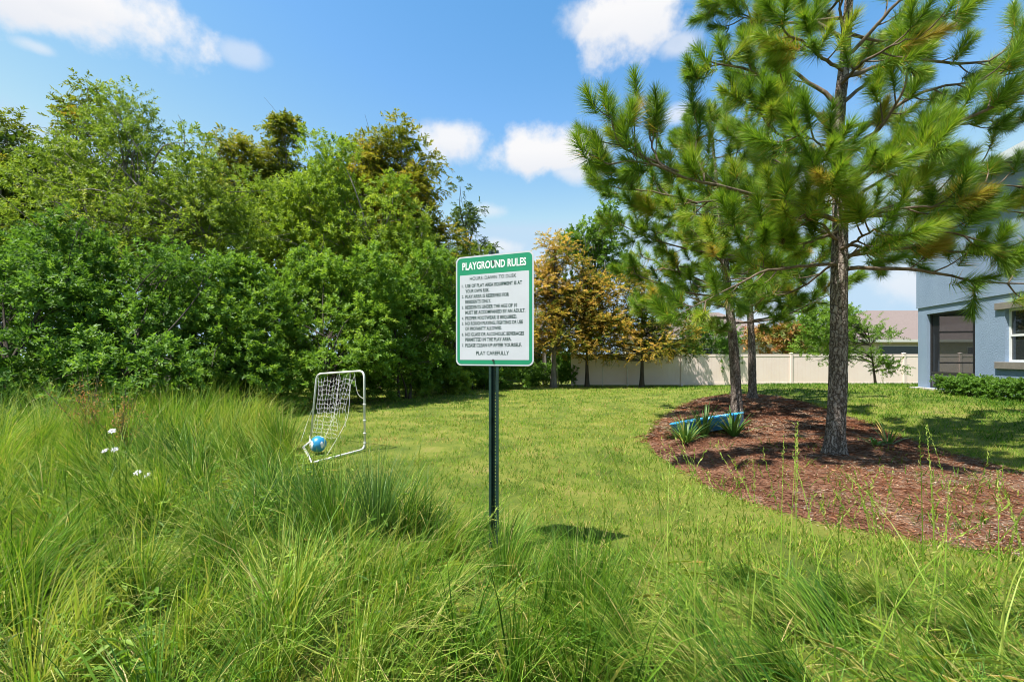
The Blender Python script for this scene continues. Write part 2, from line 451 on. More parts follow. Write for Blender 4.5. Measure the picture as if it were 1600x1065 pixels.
def woody(name, label, cat, base, envs, seed, n_blobs, brad, n_sprays, slen, nleaf, L, Wd, mat_leaf, mat_bark,
          trunk_r=.08, group=None, stems=1, flat=1.0, hang=0.0, up=.45, tint0=.45, tvar=.16, flatspray=0.0, lead=None, moss=0, n_limbs=26, shell=(.45, .95), spread=.9):
    g = np.random.default_rng(seed)
    bx, by = base; bz = float(gz(bx, by))
    root = empty(name, (bx, by, bz), label, cat, group)
    B = sub_blobs(g, envs, n_blobs, brad[0], brad[1], flat, shell)
    En = np.asarray(envs); top = En[:, 2].max(); cen = En[:, :3].mean(0)
    tr = TB(); br = TB(); off = np.array([bx, by, bz])
    heads = []
    for s in range(stems):
        a = np.array([g.normal(0, .06 * stems), g.normal(0, .06 * stems), -.1])
        if lead is not None: e = np.asarray(lead, float) - off
        else: e = En[s % len(En), :3] + np.array([0, 0, En[s % len(En), 5] * .3]) - off
        p = spline([a, a * .6 + e * .35 + np.array([0, 0, .1]) + g.normal(0, .06, 3), e], 14)
        tr.add(p, np.linspace(trunk_r, trunk_r * (.06 if lead is not None else .25), 14) * (1 + .5 * np.exp(-np.linspace(0, 9, 14))), 8)
        heads.append(p)
    tr.build('trunk', mat_bark, root)
    for i in g.permutation(len(B))[:n_limbs]:
        t = B[i, :3] - off; h = heads[g.integers(len(heads))]
        j = int(np.clip(np.searchsorted(h[:, 2], t[2] * .72), 2, len(h) - 2))
        l = np.linalg.norm(t - h[j])
        br.add(limb_path(g, h[j], t, 8, .15, .06), np.linspace(min(trunk_r * .5, .012 + l * .016), .007, 8), 5)
        for q in range(2):
            m = h[j] + (t - h[j]) * g.uniform(.5, .9)
            br.add(limb_path(g, m, t + g.normal(0, 1, 3) * B[i, 3] * .9, 6, .15, .1), np.linspace(.011, .005, 6), 4)
    if n_limbs: br.build('branches', mat_bark, root)['kind'] = 'stuff'
    V, F, t = spray_leaves(g, B, n_sprays, slen, nleaf, L, Wd, up=up, hang=hang, tint0=tint0, tvar=tvar, flatspray=flatspray, spread=spread)
    o = link('crown', make_mesh('crown', V - off.astype(np.float32), F, t), mat_leaf, root); o['kind'] = 'stuff'
    if moss:
        k = g.integers(0, len(B), moss); P = B[k, :3] + g.normal(0, .5, (moss, 3)) * B[k, 3:] - off
        V, F, m = blades(P, g.uniform(0, 6.28, moss), np.full(moss, np.pi - .12), g.normal(0, .1, moss), g.uniform(.3, 1.0, moss), g.uniform(.03, .07, moss), 3, g=g)
        o = link('hanging_moss', make_mesh('hanging_moss', V, F, np.repeat(g.uniform(0, 1, moss), m)), M_moss, root); o['kind'] = 'stuff'
    return root


# ================================================================== THE SETTING
# mulch bed outline, read off the ground
BED_PX = [(1010, 690), (1020, 672), (1045, 648), (1080, 628), (1120, 619), (1165, 617), (1215, 620), (1265, 631), (1320, 650), (1390, 676), (1470, 702), (1540, 722), (1610, 738), (1700, 760),
          (1760, 800), (1720, 858), (1660, 868), (1600, 862), (1500, 853), (1400, 838), (1300, 818), (1200, 793), (1130, 768), (1080, 746), (1040, 720), (1018, 704)]
_bp = np.array([on_ground(*p)[:2] for p in BED_PX])
BED = spline(np.vstack([_bp, _bp[:1]]), 120)[:-1]


def bed_sd(x, y):
    """signed distance to the bed outline, positive inside"""
    x = np.atleast_1d(np.asarray(x, float)); y = np.atleast_1d(np.asarray(y, float)); out = np.empty(len(x))
    lo, hi = BED.min(0) - .4, BED.max(0) + .4
    inb = (x > lo[0]) & (x < hi[0]) & (y > lo[1]) & (y < hi[1])
    if not inb.all():
        out[:] = -1.0
        if inb.any(): out[inb] = bed_sd(x[inb], y[inb])
        return out
    A = BED; B = np.roll(BED, -1, 0); ab = B - A; l2 = (ab ** 2).sum(1)
    for s in range(0, len(x), 20000):
        P = np.column_stack([x[s:s + 20000], y[s:s + 20000]])
        d = P[:, None] - A[None]; t = np.clip((d * ab).sum(2) / l2, 0, 1)
        dist = np.sqrt(((d - t[..., None] * ab) ** 2).sum(2).min(1))
        c = ((A[None, :, 1] > P[:, None, 1]) != (B[None, :, 1] > P[:, None, 1])) & (P[:, None, 0] < ab[None, :, 0] * (P[:, None, 1] - A[None, :, 1]) / np.where(ab[:, 1] == 0, 1e-9, ab[:, 1])[None] + A[None, :, 0])
        out[s:s + 20000] = np.where(c.sum(1) % 2 == 1, dist, -dist)
    return out + .16 * (fbm(x * 2.2, y * 2.2, 97, 3) - .5)


def bed_z(x, y, sd=None):
    sd = bed_sd(x, y) if sd is None else sd
    x = np.atleast_1d(x); y = np.atleast_1d(y)
    return gz(x, y) - .035 + .06 * ss(sd, -.06, .1) + .14 * ss(sd, .0, 1.3) + .03 * (fbm(x * 3.1, y * 3.1, 9) - .5) * ss(sd, 0, .3)


def surf_z(x, y):
    return np.maximum(gz(x, y), bed_z(x, y))


def build_ground():
    a = np.unique(np.concatenate([np.linspace(-30, 34, 150), np.sign(np.linspace(-1, 1, 41)) * (30 + 2500 * np.abs(np.linspace(-1, 1, 41)) ** 3)]))
    b = np.unique(np.concatenate([np.linspace(-6, 42, 110), 42 + 3500 * np.linspace(0, 1, 16) ** 3, -6 - 900 * np.linspace(0, 1, 12) ** 3]))
    X, Y = np.meshgrid(a, b); V = np.column_stack([X.ravel(), Y.ravel(), gz(X, Y).ravel()])
    n = len(a); i = (np.arange(len(b) - 1)[:, None] * n + np.arange(n - 1)[None]).ravel()
    F = np.column_stack([i, i + 1, i + n + 1, i + n])

    def f(nt):
        n1 = noise_node(nt, 1.1, 6, .6); n2 = noise_node(nt, 26, 6, .7); n3 = noise_node(nt, .35, 4, .5)
        add = nt.nodes.new('ShaderNodeMath'); add.operation = 'MULTIPLY_ADD'; nt.links.new(n2.outputs['Fac'], add.inputs[0]); add.inputs[1].default_value = .6; nt.links.new(n1.outputs['Fac'], add.inputs[2])
        sub = nt.nodes.new('ShaderNodeMath'); sub.operation = 'SUBTRACT'; nt.links.new(add.outputs[0], sub.inputs[0]); sub.inputs[1].default_value = .3
        r = ramp_node(nt, [(.25, (.055, .08, .012)), (.45, (.11, .145, .02)), (.6, (.18, .195, .032)), (.75, (.25, .20, .075))]); nt.links.new(sub.outputs[0], r.inputs[0])
        b_ = pbsdf(nt, r.outputs[0], .9, 0, .15)
        k = noise_node(nt, 70, 5, .7); bump(nt, b_, k.outputs['Fac'], .9, .03)
        return b_.outputs[0]
    o = link('lawn', make_mesh('lawn', V, F, smooth=True), mat('lawn ground', f)); o['kind'] = 'structure'
    # mulch bed, a low mound that rises out of the lawn
    lo = BED.min(0) - .25; hi = BED.max(0) + .25; st = .07
    a = np.arange(lo[0], hi[0], st); b = np.arange(lo[1], hi[1], st); X, Y = np.meshgrid(a, b); x = X.ravel(); y = Y.ravel()
    sd = bed_sd(x, y); keep = sd > -.14
    n = len(a); i = (np.arange(len(b) - 1)[:, None] * n + np.arange(n - 1)[None]).ravel()
    F = np.column_stack([i, i + 1, i + n + 1, i + n]); F = F[keep[F].all(1)]
    rem = -np.ones(len(x), int); used = np.unique(F); rem[used] = np.arange(len(used))
    V = np.column_stack([x, y, bed_z(x, y, sd)])[used]

    def fm(nt):
        n1 = noise_node(nt, 1.6, 6, .62); n2 = noise_node(nt, 34, 6, .75, 'Object', (1, 1, 1), 1.5)
        m = nt.nodes.new('ShaderNodeMath'); m.operation = 'MULTIPLY_ADD'; nt.links.new(n2.outputs['Fac'], m.inputs[0]); m.inputs[1].default_value = .75
        nt.links.new(n1.outputs['Fac'], m.inputs[2])
        r = ramp_node(nt, [(.55, (.07, .036, .024)), (.78, (.18, .082, .05)), (.95, (.28, .14, .085)), (1, (.34, .23, .16))])
        nt.links.new(m.outputs[0], r.inputs[0])
        b_ = pbsdf(nt, r.outputs[0], .95, 0, .1); bump(nt, b_, n2.outputs['Fac'], 1.0, .04)
        return b_.outputs[0]
    o = link('mulch_bed', make_mesh('mulch_bed', V, rem[F], smooth=True), mat('red brown mulch', fm)); o['kind'] = 'structure'


build_ground()


# ------------------------------------------------------------------ lawn grass
def tall_mask(x, y):
    xb = np.interp(y, [1.0, 2.4, 3.1, 3.5, 4.4, 5.5, 7.0, 8.0, 9.5, 11, 13], [9, 4.2, 1.9, -.05, -1.15, -2.2, -3.3, -4.0, -5.1, -6.8, -9.5])
    return np.where(x < xb + .3 * (fbm(x * 1.5, y * 1.5, 21) - .5), 1.0, 0.0)


def build_lawn_blades():
    g = np.random.default_rng(11)
    parts = []
    for y0, y1, dens, L0, W0 in ((1.9, 4.0, 3000, .065, .0075), (4.0, 7.0, 1500, .065, .010), (7.0, 12.0, 560, .075, .016), (12.0, 20.0, 190, .08, .026), (20.0, 26.2, 90, .085, .036)):
        xl, xr = -1.16 * y1, 1.16 * y1; n = int((xr - xl) * (y1 - y0) * dens)
        x = g.uniform(xl, xr, n); y = g.uniform(y0, y1, n)
        # thinner on the worn patch by the goal and towards the bank
        thin = 1 - .75 * np.exp(-(((x + 1.55) / 1.0) ** 2 + ((y - 7.6) / .9) ** 2)) - .35 * (fbm(x * .8, y * .8, 31) > .58)
        thin = thin * np.where(fbm(x * 7.0, y * 5.0, 33, 2) < .40, .18, 1.0)
        k = (np.abs(x) < 1.15 * y + .3) & (g.uniform(0, 1, n) < thin) & (bed_sd(x, y) < .03 + .06 * g.normal(0, 1, n))
        k &= ~((tall_mask(x, y) > .5) & (g.uniform(0, 1, n) < .35))
        k &= ~((x > 13.0) & (y < 16.2) & ((x - 14.1) * -.972 + (y - 15.8) * .234 < .15))
        x = x[k]; y = y[k]; n = len(x)
        lush = ss(x, 5.5, 8.5)
        f1 = fbm(x * .9, y * .9, 41); f2 = fbm(x * .25, y * .25, 51)
        t = .48 + .75 * (f1 - .5) + .45 * (f2 - .5) + .6 * (fbm(x * 5.0, y * 4.0, 45, 2) - .5) + g.normal(0, .2, n) - .26 * lush
        t = np.where(g.uniform(0, 1, n) < .11 * (1 - lush), g.uniform(.85, 1, n), np.clip(t, 0, .9))
        # a few russet drifts of fallen needles on the grass
        for px, py, s in ((968, 703, .16), (815, 705, .10), (872, 738, .08), (862, 716, .12), (1000, 690, .10), (600, 690, .35), (690, 690, .3)):
            X, Y, _ = on_ground(px, py); d = np.hypot((x - X), (y - Y) * .8) / s
            t = np.where((d < 1) & (g.uniform(0, 1, n) < .7), g.uniform(.9, 1, n), t)
        L = L0 * g.uniform(.55, 1.3, n) * (1 + .35 * lush); Wd = W0 * g.uniform(.7, 1.3, n)
        P = np.column_stack([x, y, gz(x, y) - .004])
        az = g.uniform(0, 2 * np.pi, n)
        V, F, m = blades(P, az, g.uniform(.1, .75, n), g.uniform(.3, 1.1, n), L, Wd, 2 if y1 <= 4 else 1, g=g)
        parts.append((V, F, np.repeat(t, m)))
    Vs = []; Q = []; T = []; tt = []; b = 0
    for V, F, t in parts:
        Vs.append(V); T.append(F[-1] + b); tt.append(t)
        if len(F) > 1: Q.append(F[0] + b)
        b += len(V)
    o = link('lawn_grass', make_mesh('lawn_grass', np.concatenate(Vs), [np.concatenate(Q), np.concatenate(T)], np.concatenate(tt)), M_lawn)
    tag(o, 'mown green and yellow lawn grass between the wood and the house', 'grass', kind='stuff')


build_lawn_blades()


def build_tall_grass():
    g = np.random.default_rng(13)
    # tussocks on a jittered lattice
    st = .36
    X, Y = np.meshgrid(np.arange(-14, 4.6, st), np.arange(1.15, 12.5, st)); x = X.ravel() + g.uniform(-.19, .19, X.size); y = Y.ravel() + g.uniform(-.19, .19, X.size)
    k = (tall_mask(x, y) > .5) & (np.abs(x) < 1.22 * y + .6)
    x = x[k]; y = y[k]; n = len(x)
    right = ss(x, .2, 1.4)
    h = .36 + .42 * fbm(x * .6, y * .6, 61) + g.uniform(-.08, .14, n) + .30 * ss(y, 3.2, 6.5) * ss(-x, .5, 2.5) - .10 * right
    h *= 1 - .50 * np.exp(-((x / y + .40) / .14) ** 2) * ss(y, 3.9, 4.8)
    h *= 1 - .60 * np.exp(-(((x + .1) / .55) ** 2 + ((y - 3.15) / .55) ** 2))
    h *= 1 - .25 * ss(x, .3, 1.0) - .25 * ss(x, .6, 1.2) * ss(y, 2.2, 2.8)
    cnt = (np.where(y < 4, 125, np.where(y < 7, 98, 80)) * g.uniform(.6, 1.3, n) * (1 + .25 * right) * np.where(fbm(x * 1.1, y * 1.1, 77) < .40, .35, 1.0)).astype(int)
    i = np.repeat(np.arange(n), cnt); m = len(i)
    az = g.uniform(0, 2 * np.pi, m); r = np.abs(g.normal(0, .075, m))
    # every tussock is combed one way or another
    comb = np.where(x > .45, 2.9 + g.normal(0, .35, n), fbm(x * .5, y * .5, 71) * 9 + .5)[i]; cs = np.where(x > .45, .9, g.uniform(.2, .9, n))[i]
    lx = np.cos(az) * (1 - cs) + np.cos(comb) * cs; ly = np.sin(az) * (1 - cs) + np.sin(comb) * cs
    la = np.arctan2(ly, lx)
    px = x[i] + np.cos(az) * r; py = y[i] + np.sin(az) * r
    L = h[i] * g.uniform(.55, 1.35, m); Wd = g.uniform(.0045, .0095, m) * (1 + .10 * np.maximum(y[i] - 3, 0))
    th0 = np.abs(g.normal(.16, .2, m)) + r * 1.6 + .20 * right[i]; th1 = np.abs(g.normal(1.0, .6, m))
    t = .41 + .95 * (fbm(px * .8, py * .8, 81) - .5) + g.normal(0, .16, n)[i] + g.normal(0, .22, m) + .12 * ss(-x[i], 1, 4) * ss(y[i], 4, 7)
    dead = g.uniform(0, 1, m) < .09
    t = np.where(dead, g.uniform(.86, 1, m), np.clip(t, 0, .9)); th1 = np.where(dead, th1 + .5, th1); wide = g.uniform(0, 1, m) < .10; Wd = np.where(wide, Wd * 1.5, Wd)
    V, F, q = blades(np.column_stack([px, py, gz(px, py) - .01]), la, th0, th1, L, Wd, 3, g=g)
    o = link('tall_grass', make_mesh('tall_grass', V, F, np.repeat(t, q)), M_tall)
    tag(o, 'long uncut arching grass filling the left and bottom of the view', 'grass', kind='stuff')
    # short under-layer of matted old blades
    n = 52000; x = g.uniform(-12, 4, n); y = 1.2 + 10 * g.uniform(0, 1, n) ** 1.4; k = (tall_mask(x, y) > .5) & (np.abs(x) < 1.2 * y + .3); x = x[k]; y = y[k]; n = len(x)
    t = np.clip(g.normal(.35, .33, n), 0, 1)
    V, F, q = blades(np.column_stack([x, y, gz(x, y)]), g.uniform(0, 6.28, n), g.uniform(.5, 1.3, n), g.uniform(.1, .8, n), g.uniform(.12, .34, n), g.uniform(.004, .008, n), 2, g=g)
    o = link('matted_grass', make_mesh('matted_grass', V, F, np.repeat(t, q)), M_tall)
    tag(o, 'matted short old grass under the long arching grass', 'grass', kind='stuff')
    # tall flowering stalks that stand above the grass
    pts = [(x_, y_) for x_, y_ in zip(g.uniform(.4, 3.0, 120), g.uniform(1.7, 2.9, 120))] + [(x_, y_) for x_, y_ in zip(g.uniform(-7.5, -.4, 260), g.uniform(1.9, 8.5, 260)) if tall_mask(np.array([x_]), np.array([y_]))[0] > .5]
    pts = np.array(pts); n = len(pts); z = gz(pts[:, 0], pts[:, 1])
    L = g.uniform(.65, 1.15, n); az = g.uniform(0, 6.28, n); th0 = np.abs(g.normal(.14, .14, n)); th1 = np.abs(g.normal(.35, .3, n))
    V, F, q = blades(np.column_stack([pts, z]), az, th0, th1, L, np.full(n, .0075), 5, g=g)
    tb = [V]; ff = [F]; tv = [np.repeat(g.uniform(.3, .9, n), q)]
    tips = V.reshape(n, q, 3)
    hp = []; hd = []
    for i in range(n):
        a, b = tips[i, -3], tips[i, -1]; d = unit(b - a)
        for s in np.linspace(-.6, 1.0, 26): hp.append(a + (b - a) * s); hd.append(d + g.normal(0, .25, 3))
    hp = np.array(hp); hd = np.array(hd)
    V2, F2 = leaves(hp, hd, g.normal(0, 1, hp.shape), g.uniform(.014, .034, len(hp)), g.uniform(.004, .008, len(hp)))
    o = link('seed_stalks', make_mesh('seed_stalks', np.concatenate([V, V2]), [F[0], F[1], F2 + len(V)], np.concatenate([.45 + .5 * tv[0], g.uniform(.6, 1, len(V2))])), M_tall)
    tag(o, 'thin tall grass stalks with seed heads standing above the long grass', 'grass', kind='stuff')

    # broad leaved weeds and brown thatch between the tussocks
    n = 240; cx = g.uniform(-9, -.3, n); cy = 1.7 + 7.5 * g.uniform(0, 1, n) ** 1.3; k = tall_mask(cx, cy) > .5; cx = cx[k]; cy = cy[k]; i = np.repeat(np.arange(len(cx)), 26); m = len(i)
    a = g.uniform(0, 6.28, m); P = np.column_stack([cx[i] + g.normal(0, .07, m), cy[i] + g.normal(0, .07, m), np.zeros(m)]); P[:, 2] = gz(P[:, 0], P[:, 1]) + g.uniform(.05, .34, m)
    V, F = leaves(P, np.column_stack([np.cos(a), np.sin(a), g.uniform(-.1, .7, m)]), np.array([[0, 0, 1.0]]) + g.normal(0, .3, (m, 3)), g.uniform(.04, .10, m), g.uniform(.012, .028, m))
    o = link('broad_weeds', make_mesh('broad_weeds', V, F, np.repeat(np.clip(g.normal(.5, .2, m) + g.normal(0, .2, len(cx))[i], 0, 1), 4)), M_leaf_mid)
    tag(o, 'scattered broad leaved weeds growing low among the long grass', 'weeds', kind='stuff')
    n = 9000; x = g.uniform(-10, 3, n); y = 1.5 + 8 * g.uniform(0, 1, n) ** 1.4; k = (tall_mask(x, y) > .5) & (fbm(x * 1.1, y * 1.1, 77) < .46); x = x[k]; y = y[k]; n = len(x)
    a = g.uniform(0, 6.28, n); V, F = leaves(np.column_stack([x, y, gz(x, y) + g.uniform(.01, .10, n)]), np.column_stack([np.cos(a), np.sin(a), g.normal(.05, .15, n)]), np.array([[0, 0, 1.0]]) + g.normal(0, .3, (n, 3)), g.uniform(.12, .35, n), g.uniform(.004, .009, n), .1)
    o = link('thatch', make_mesh('thatch', V, F, np.repeat(g.uniform(.72, 1, n), 4)), M_tall)
    tag(o, 'dead brown thatch lying between the grass tussocks', 'thatch', kind='stuff')


build_tall_grass()


def build_straw():
    g = np.random.default_rng(17)
    lo = BED.min(0); hi = BED.max(0); n = 95000
    x = g.uniform(lo[0], hi[0], n); y = lo[1] + (hi[1] - lo[1]) * g.uniform(0, 1, n) ** 1.5
    sd = bed_sd(x, y); k = (sd > -.05 + .05 * g.normal(0, 1, n)) & (np.abs(x) < 1.2 * y + .2); x = x[k]; y = y[k]; sd = sd[k]; n = len(x)
    z = surf_z(x, y) + g.uniform(.002, .016, n)
    a = g.uniform(0, 6.28, n); D = np.column_stack([np.cos(a), np.sin(a), g.normal(.04, .16, n)])
    near = y < 8
    L = np.where(near, g.uniform(.03, .13, n), g.uniform(.06, .18, n)); Wd = np.where(near, g.uniform(.0025, .007, n), g.uniform(.007, .015, n))
    chip = g.uniform(0, 1, n) < .25; L = np.where(chip, g.uniform(.02, .045, n), L); Wd = np.where(chip, g.uniform(.008, .016, n), Wd)
    t = np.clip(.34 + 1.1 * (fbm(x * 1.3, y * 1.3, 91) - .48) + g.normal(0, .2, n), 0, .88)
    t = np.where(g.uniform(0, 1, n) < .08 + .35 * (fbm(x * .9, y * .9, 95) > .56), g.uniform(.84, 1, n), t)
    V, F = leaves(np.column_stack([x, y, z]), D, np.array([[0, 0, 1.0]]) + g.normal(0, .3, (n, 3)), L, Wd, .1)
    o = link('pine_straw', make_mesh('pine_straw', V, F, np.repeat(t, 4)), M_straw)
    tag(o, 'red brown bark chips and fallen pine needles covering the mulch bed', 'mulch', kind='stuff')
    # sparse weeds pushing through the mulch
    c = []
    for px, py in [(g.uniform(1040, 1590), g.uniform(700, 850)) for _ in range(70)] + list( ((1130, 745), (1100, 735), (1165, 725), (1190, 760), (1240, 755), (1330, 685), (1350, 690), (1310, 668), (1520, 745), (1545, 752), (1470, 770), (1560, 790), (1400, 730), (1210, 700), (1250, 690), (1120, 700), (1290, 780), (1430, 800))):
        X, Y, _ = on_ground(px, py, .12); m = g.integers(6, 22)
        if bed_sd(X, Y)[0] < .0: continue
        c.append(np.column_stack([X + g.normal(0, .10, m), Y + g.normal(0, .12, m)]))
    p = np.concatenate(c); n = len(p)
    V, F, q = blades(np.column_stack([p, surf_z(p[:, 0], p[:, 1])]), g.uniform(0, 6.28, n), g.uniform(.2, .9, n), g.uniform(.2, .8, n), g.uniform(.06, .16, n), g.uniform(.006, .011, n), 2, g=g)
    o = link('bed_weeds', make_mesh('bed_weeds', V, F, np.repeat(np.clip(g.normal(.4, .2, n), 0, .9), q)), M_lawn)
    tag(o, 'sparse green weeds sprouting through the mulch bed', 'weeds', kind='stuff')


build_straw()

# ================================================================== THE BLUE HOUSE
A0 = Vector((14.1, 15.8, float(gz(14.1, 15.8))))
Uv = Vector((-.234, -.972, 0)).normalized()
HM = Matrix(((Uv.x, -Uv.y, 0, A0.x), (Uv.y, Uv.x, 0, A0.y), (0, 0, 1, A0.z), (0, 0, 0, 1)))   # local +x along the wall towards the camera, +y into the house
# outward normal of that wall is local -y when it points to -X of the scene
if (HM.to_3x3() @ Vector((0, 1, 0))).x < 0:
    pass


def build_house():
    def stucco(nt):
        n = noise_node(nt, 1.3, 5); r = ramp_node(nt, [(.3, (.205, .275, .375)), (.7, (.24, .315, .42))]); nt.links.new(n.outputs['Fac'], r.inputs[0])
        b = pbsdf(nt, r.outputs[0], .85, 0, .25); k = noise_node(nt, 26, 7, .65, 'Object', None, .4); bump(nt, b, k.outputs['Fac'], .55, .03); return b.outputs[0]
    Ms = mat('blue stucco', stucco)
    Mt = plain('taupe stucco trim', (.20, .175, .145), .85, 0, .12, 9, .4, 60)
    Mw = plain('white vinyl frame', (.72, .72, .70), .4, 0, .05)
    Mb = plain('bronze screen frame', (.030, .028, .027), .45, 0, .2, 8)
    Mroof = plain('brown shingle', (.12, .10, .085), .9, 0, .3, 20, .5, 40)
    Msof = plain('pale soffit', (.60, .62, .62), .6, 0, .05)
    Mslab = plain('concrete slab', (.42, .38, .33), .9, 0, .15, 5, .4, 50)
    Mkick = plain('charcoal kick panel', (.075, .075, .085), .55, 0, .1, 4)

    def screen(nt):
        b = pbsdf(nt, (.025, .025, .028), .7, 0, .2); t = nt.nodes.new('ShaderNodeBsdfTransparent'); mx = nt.nodes.new('ShaderNodeMixShader'); mx.inputs[0].default_value = .6
        nt.links.new(t.outputs[0], mx.inputs[1]); nt.links.new(b.outputs[0], mx.inputs[2]); return mx.outputs[0]
    Msc = mat('insect screen mesh', screen)

    def glass(nt):
        b = pbsdf(nt, (.03, .035, .035), .03, 0, .9); b.inputs['Coat Weight'].default_value = .6; b.inputs['Coat Roughness'].default_value = .02; return b.outputs[0]
    Mg = mat('window glass', glass)
    Mblind = plain('grey blind', (.30, .31, .33), .7, 0, .06)
    sgn = 1 if (HM.to_3x3() @ Vector((0, 1, 0))).x > 0 else -1          # +1: local +y goes into the house
    root = empty('house', A0, 'two storey blue stucco house with screened porch at right', 'house')
    root.matrix_world = HM
    Lw, D, H = 11.0, 9.0, 6.15                       # wall length, depth, wall height
    T = .22
    op0, op1, oz0, oz1 = .46, 2.62, .06, 2.52        # porch opening
    w0, w1, wz0, wz1 = 3.68, 5.25, .95, 2.36         # window
    def yy(a, b): return (a, b) if sgn > 0 else (-b, -a)
    m = MB()
    def wb(x0, x1, z0, z1):
        y0, y1 = yy(0, T); m.box(x0, x1, y0, y1, z0, z1)
    bz = 2.76                                        # belt height; the upper storey stands slightly proud
    wb(0, op0, -.4, bz); wb(op0, op1, oz1, bz); wb(op0, op1, -.4, oz0); wb(op1, w0, -.4, bz); wb(w0, w1, -.4, wz0); wb(w0, w1, wz1, bz); wb(w1, Lw, -.4, bz)
    o = m.build('lower_wall', Ms, root)
    m = MB(); y0, y1 = yy(-.035, T); m.box(-.035, Lw, y0, y1, bz, H); y0, y1 = yy(T + .002, D); m.box(-.035, T, y0, y1, bz, H)
    m.box(Lw - T, Lw, y0, y1, -.4, H); m.build('upper_wall', Ms, root)
    # rear wall beside the porch with its own screened opening
    m = MB(); P = 3.0
    y0, y1 = yy(T + .002, .5); m.box(0, T, y0, y1, -.4, bz); y0, y1 = yy(P - .4, D); m.box(0, T, y0, y1, -.4, bz); y0, y1 = yy(.5, P - .4); m.box(0, T, y0, y1, oz1, bz)
    m.build('rear_wall', Ms, root)
    # porch inside
    m = MB(); y0, y1 = yy(T, P); m.box(T, op1 + .5, y0, y1, oz1 + .15, oz1 + .2); m.build('porch_ceiling', Msof, root)
    m = MB(); y0, y1 = yy(T + .002, P); m.box(op1 + .3, op1 + .5, y0, y1, 0, oz1 + .148); y0, y1 = yy(P, P + .2); m.box(T, op1 + .5, y0, y1, 0, oz1 + .148); m.build('porch_wall', Ms, root)
    m = MB(); y0, y1 = yy(-.22, P); m.box(-.1, op1 + .28, y0, y1, -.35, .05); m.build('porch_slab', Mslab, root)
    # screen frame in the side opening and in the rear opening
    f = MB()
    y0, y1 = yy(.10, .15)
    f.box(op0, op0 + .05, y0, y1, oz0, oz1); f.box(op1 - .05, op1, y0, y1, oz0, oz1); f.box(op0, op1, y0 + .001, y1 - .001, oz1 - .05, oz1); f.box(op0, op1, y0 + .001, y1 - .001, oz0, oz0 + .05)
    f.box(op0, op1, y0 + .001, y1 - .001, .54, .60)
    fr = f.build('screen_frame', Mb, root)
    m = MB(); y0, y1 = yy(.115, .135); m.box(op0 + .05, op1 - .05, y0, y1, oz0 + .05, .54); m.build('kick_panel', Mkick, root)
    ya, _ = yy(.125, .126); V = [(op0 + .05, ya, .60), (op1 - .05, ya, .60), (op1 - .05, ya, oz1 - .05), (op0 + .05, ya, oz1 - .05)]
    MB().add(V, [(0, 1, 2, 3)]).build('screen', Msc, root)
    f = MB(); c0, c1 = .5, P - .4
    def ry(a, b): return yy(a, b)
    for a, b in ((c0, c0 + .05), (c1 - .05, c1), ((c0 + c1) / 2 - .03, (c0 + c1) / 2 + .03)):
        y0, y1 = ry(a, b); f.box(.08, .13, y0, y1, oz0, oz1)
    for z0, z1 in ((oz0, oz0 + .05), (oz1 - .05, oz1), (.86, .91), (1.90, 1.96)):
        y0, y1 = ry(c0, c1); f.box(.081, .129, y0, y1, z0, z1)
    f.build('screen_frame', Mb, root)
    y0, y1 = ry(c0, c1); MB().add([(.105, y0, oz0), (.105, y1, oz0), (.105, y1, oz1), (.105, y0, oz1)], [(0, 1, 2, 3)]).build('screen', Msc, root)
    # window with trim
    wn = MB(); y0, y1 = yy(.09, .15)
    for a, b, c, d in ((w0, w0 + .055, wz0, wz1), (w1 - .055, w1, wz0, wz1)): wn.box(a, b, y0, y1, c, d)
    for c, d in ((wz0, wz0 + .055), (wz1 - .055, wz1), ((wz0 + wz1) / 2 - .03, (wz0 + wz1) / 2 + .03)): wn.box(w0 + .0555, w1 - .0555, y0 + .002, y1 - .002, c, d)
    w = wn.build('window', Mw, root)
    y0, y1 = yy(.118, .124); zc = (wz0 + wz1) / 2
    MB().box(w0 + .056, w1 - .056, y0, y1, wz0 + .056, zc - .031).build('pane', Mg, w); MB().box(w0 + .056, w1 - .056, y0, y1, zc + .031, wz1 - .056).build('pane', Mg, w)
    y0, y1 = yy(-.06, T - .05); MB().box(w0 - .27, w1 + .27, y0, y0 + .0 + abs(y1 - y0), wz1 + .002, wz1 + .185).build('window_head', Mt, root, bevel=.006)
    MB().box(w0 - .27, w1 + .27, y0, y0 + abs(y1 - y0), wz0 - .19, wz0 - .002).build('window_sill', Mt, root, bevel=.006)
    # eave, fascia and hip roof
    ov = .45; y0, y1 = yy(-ov, D + ov)
    MB().box(-ov, Lw + ov, y0, y1, H, H + .06).build('soffit', Msof, root)
    m = MB()
    ya, yb = yy(-ov - .025, -ov); m.box(-ov - .025, Lw + ov, ya, yb, H - .03, H + .2)
    ya, yb = yy(-ov, D + ov); m.box(-ov - .025, -ov - .001, ya, yb, H - .03, H + .2); m.build('fascia', Msof, root)
    ya, yb = y0, y1; ym = (ya + yb) / 2; hz = H + .2 + (D / 2 + ov) * .42
    V = [(-ov, ya, H + .2), (Lw + ov, ya, H + .2), (Lw + ov, yb, H + .2), (-ov, yb, H + .2), (-ov + D / 2 + ov, ym, hz), (Lw + ov - D / 2 - ov + .6, ym, hz)]
    MB().add(V, [(0, 1, 5, 4), (1, 2, 5), (2, 3, 4, 5), (3, 0, 4), (3, 2, 1, 0)]).build('roof', Mroof, root)
    return sgn


HS = build_house()


def hp(s, out, z):
    """point beside the blue house: s along the wall from its far corner, out metres in front of it, z over its ground"""
    return HM @ Vector((s, -out * HS, z))


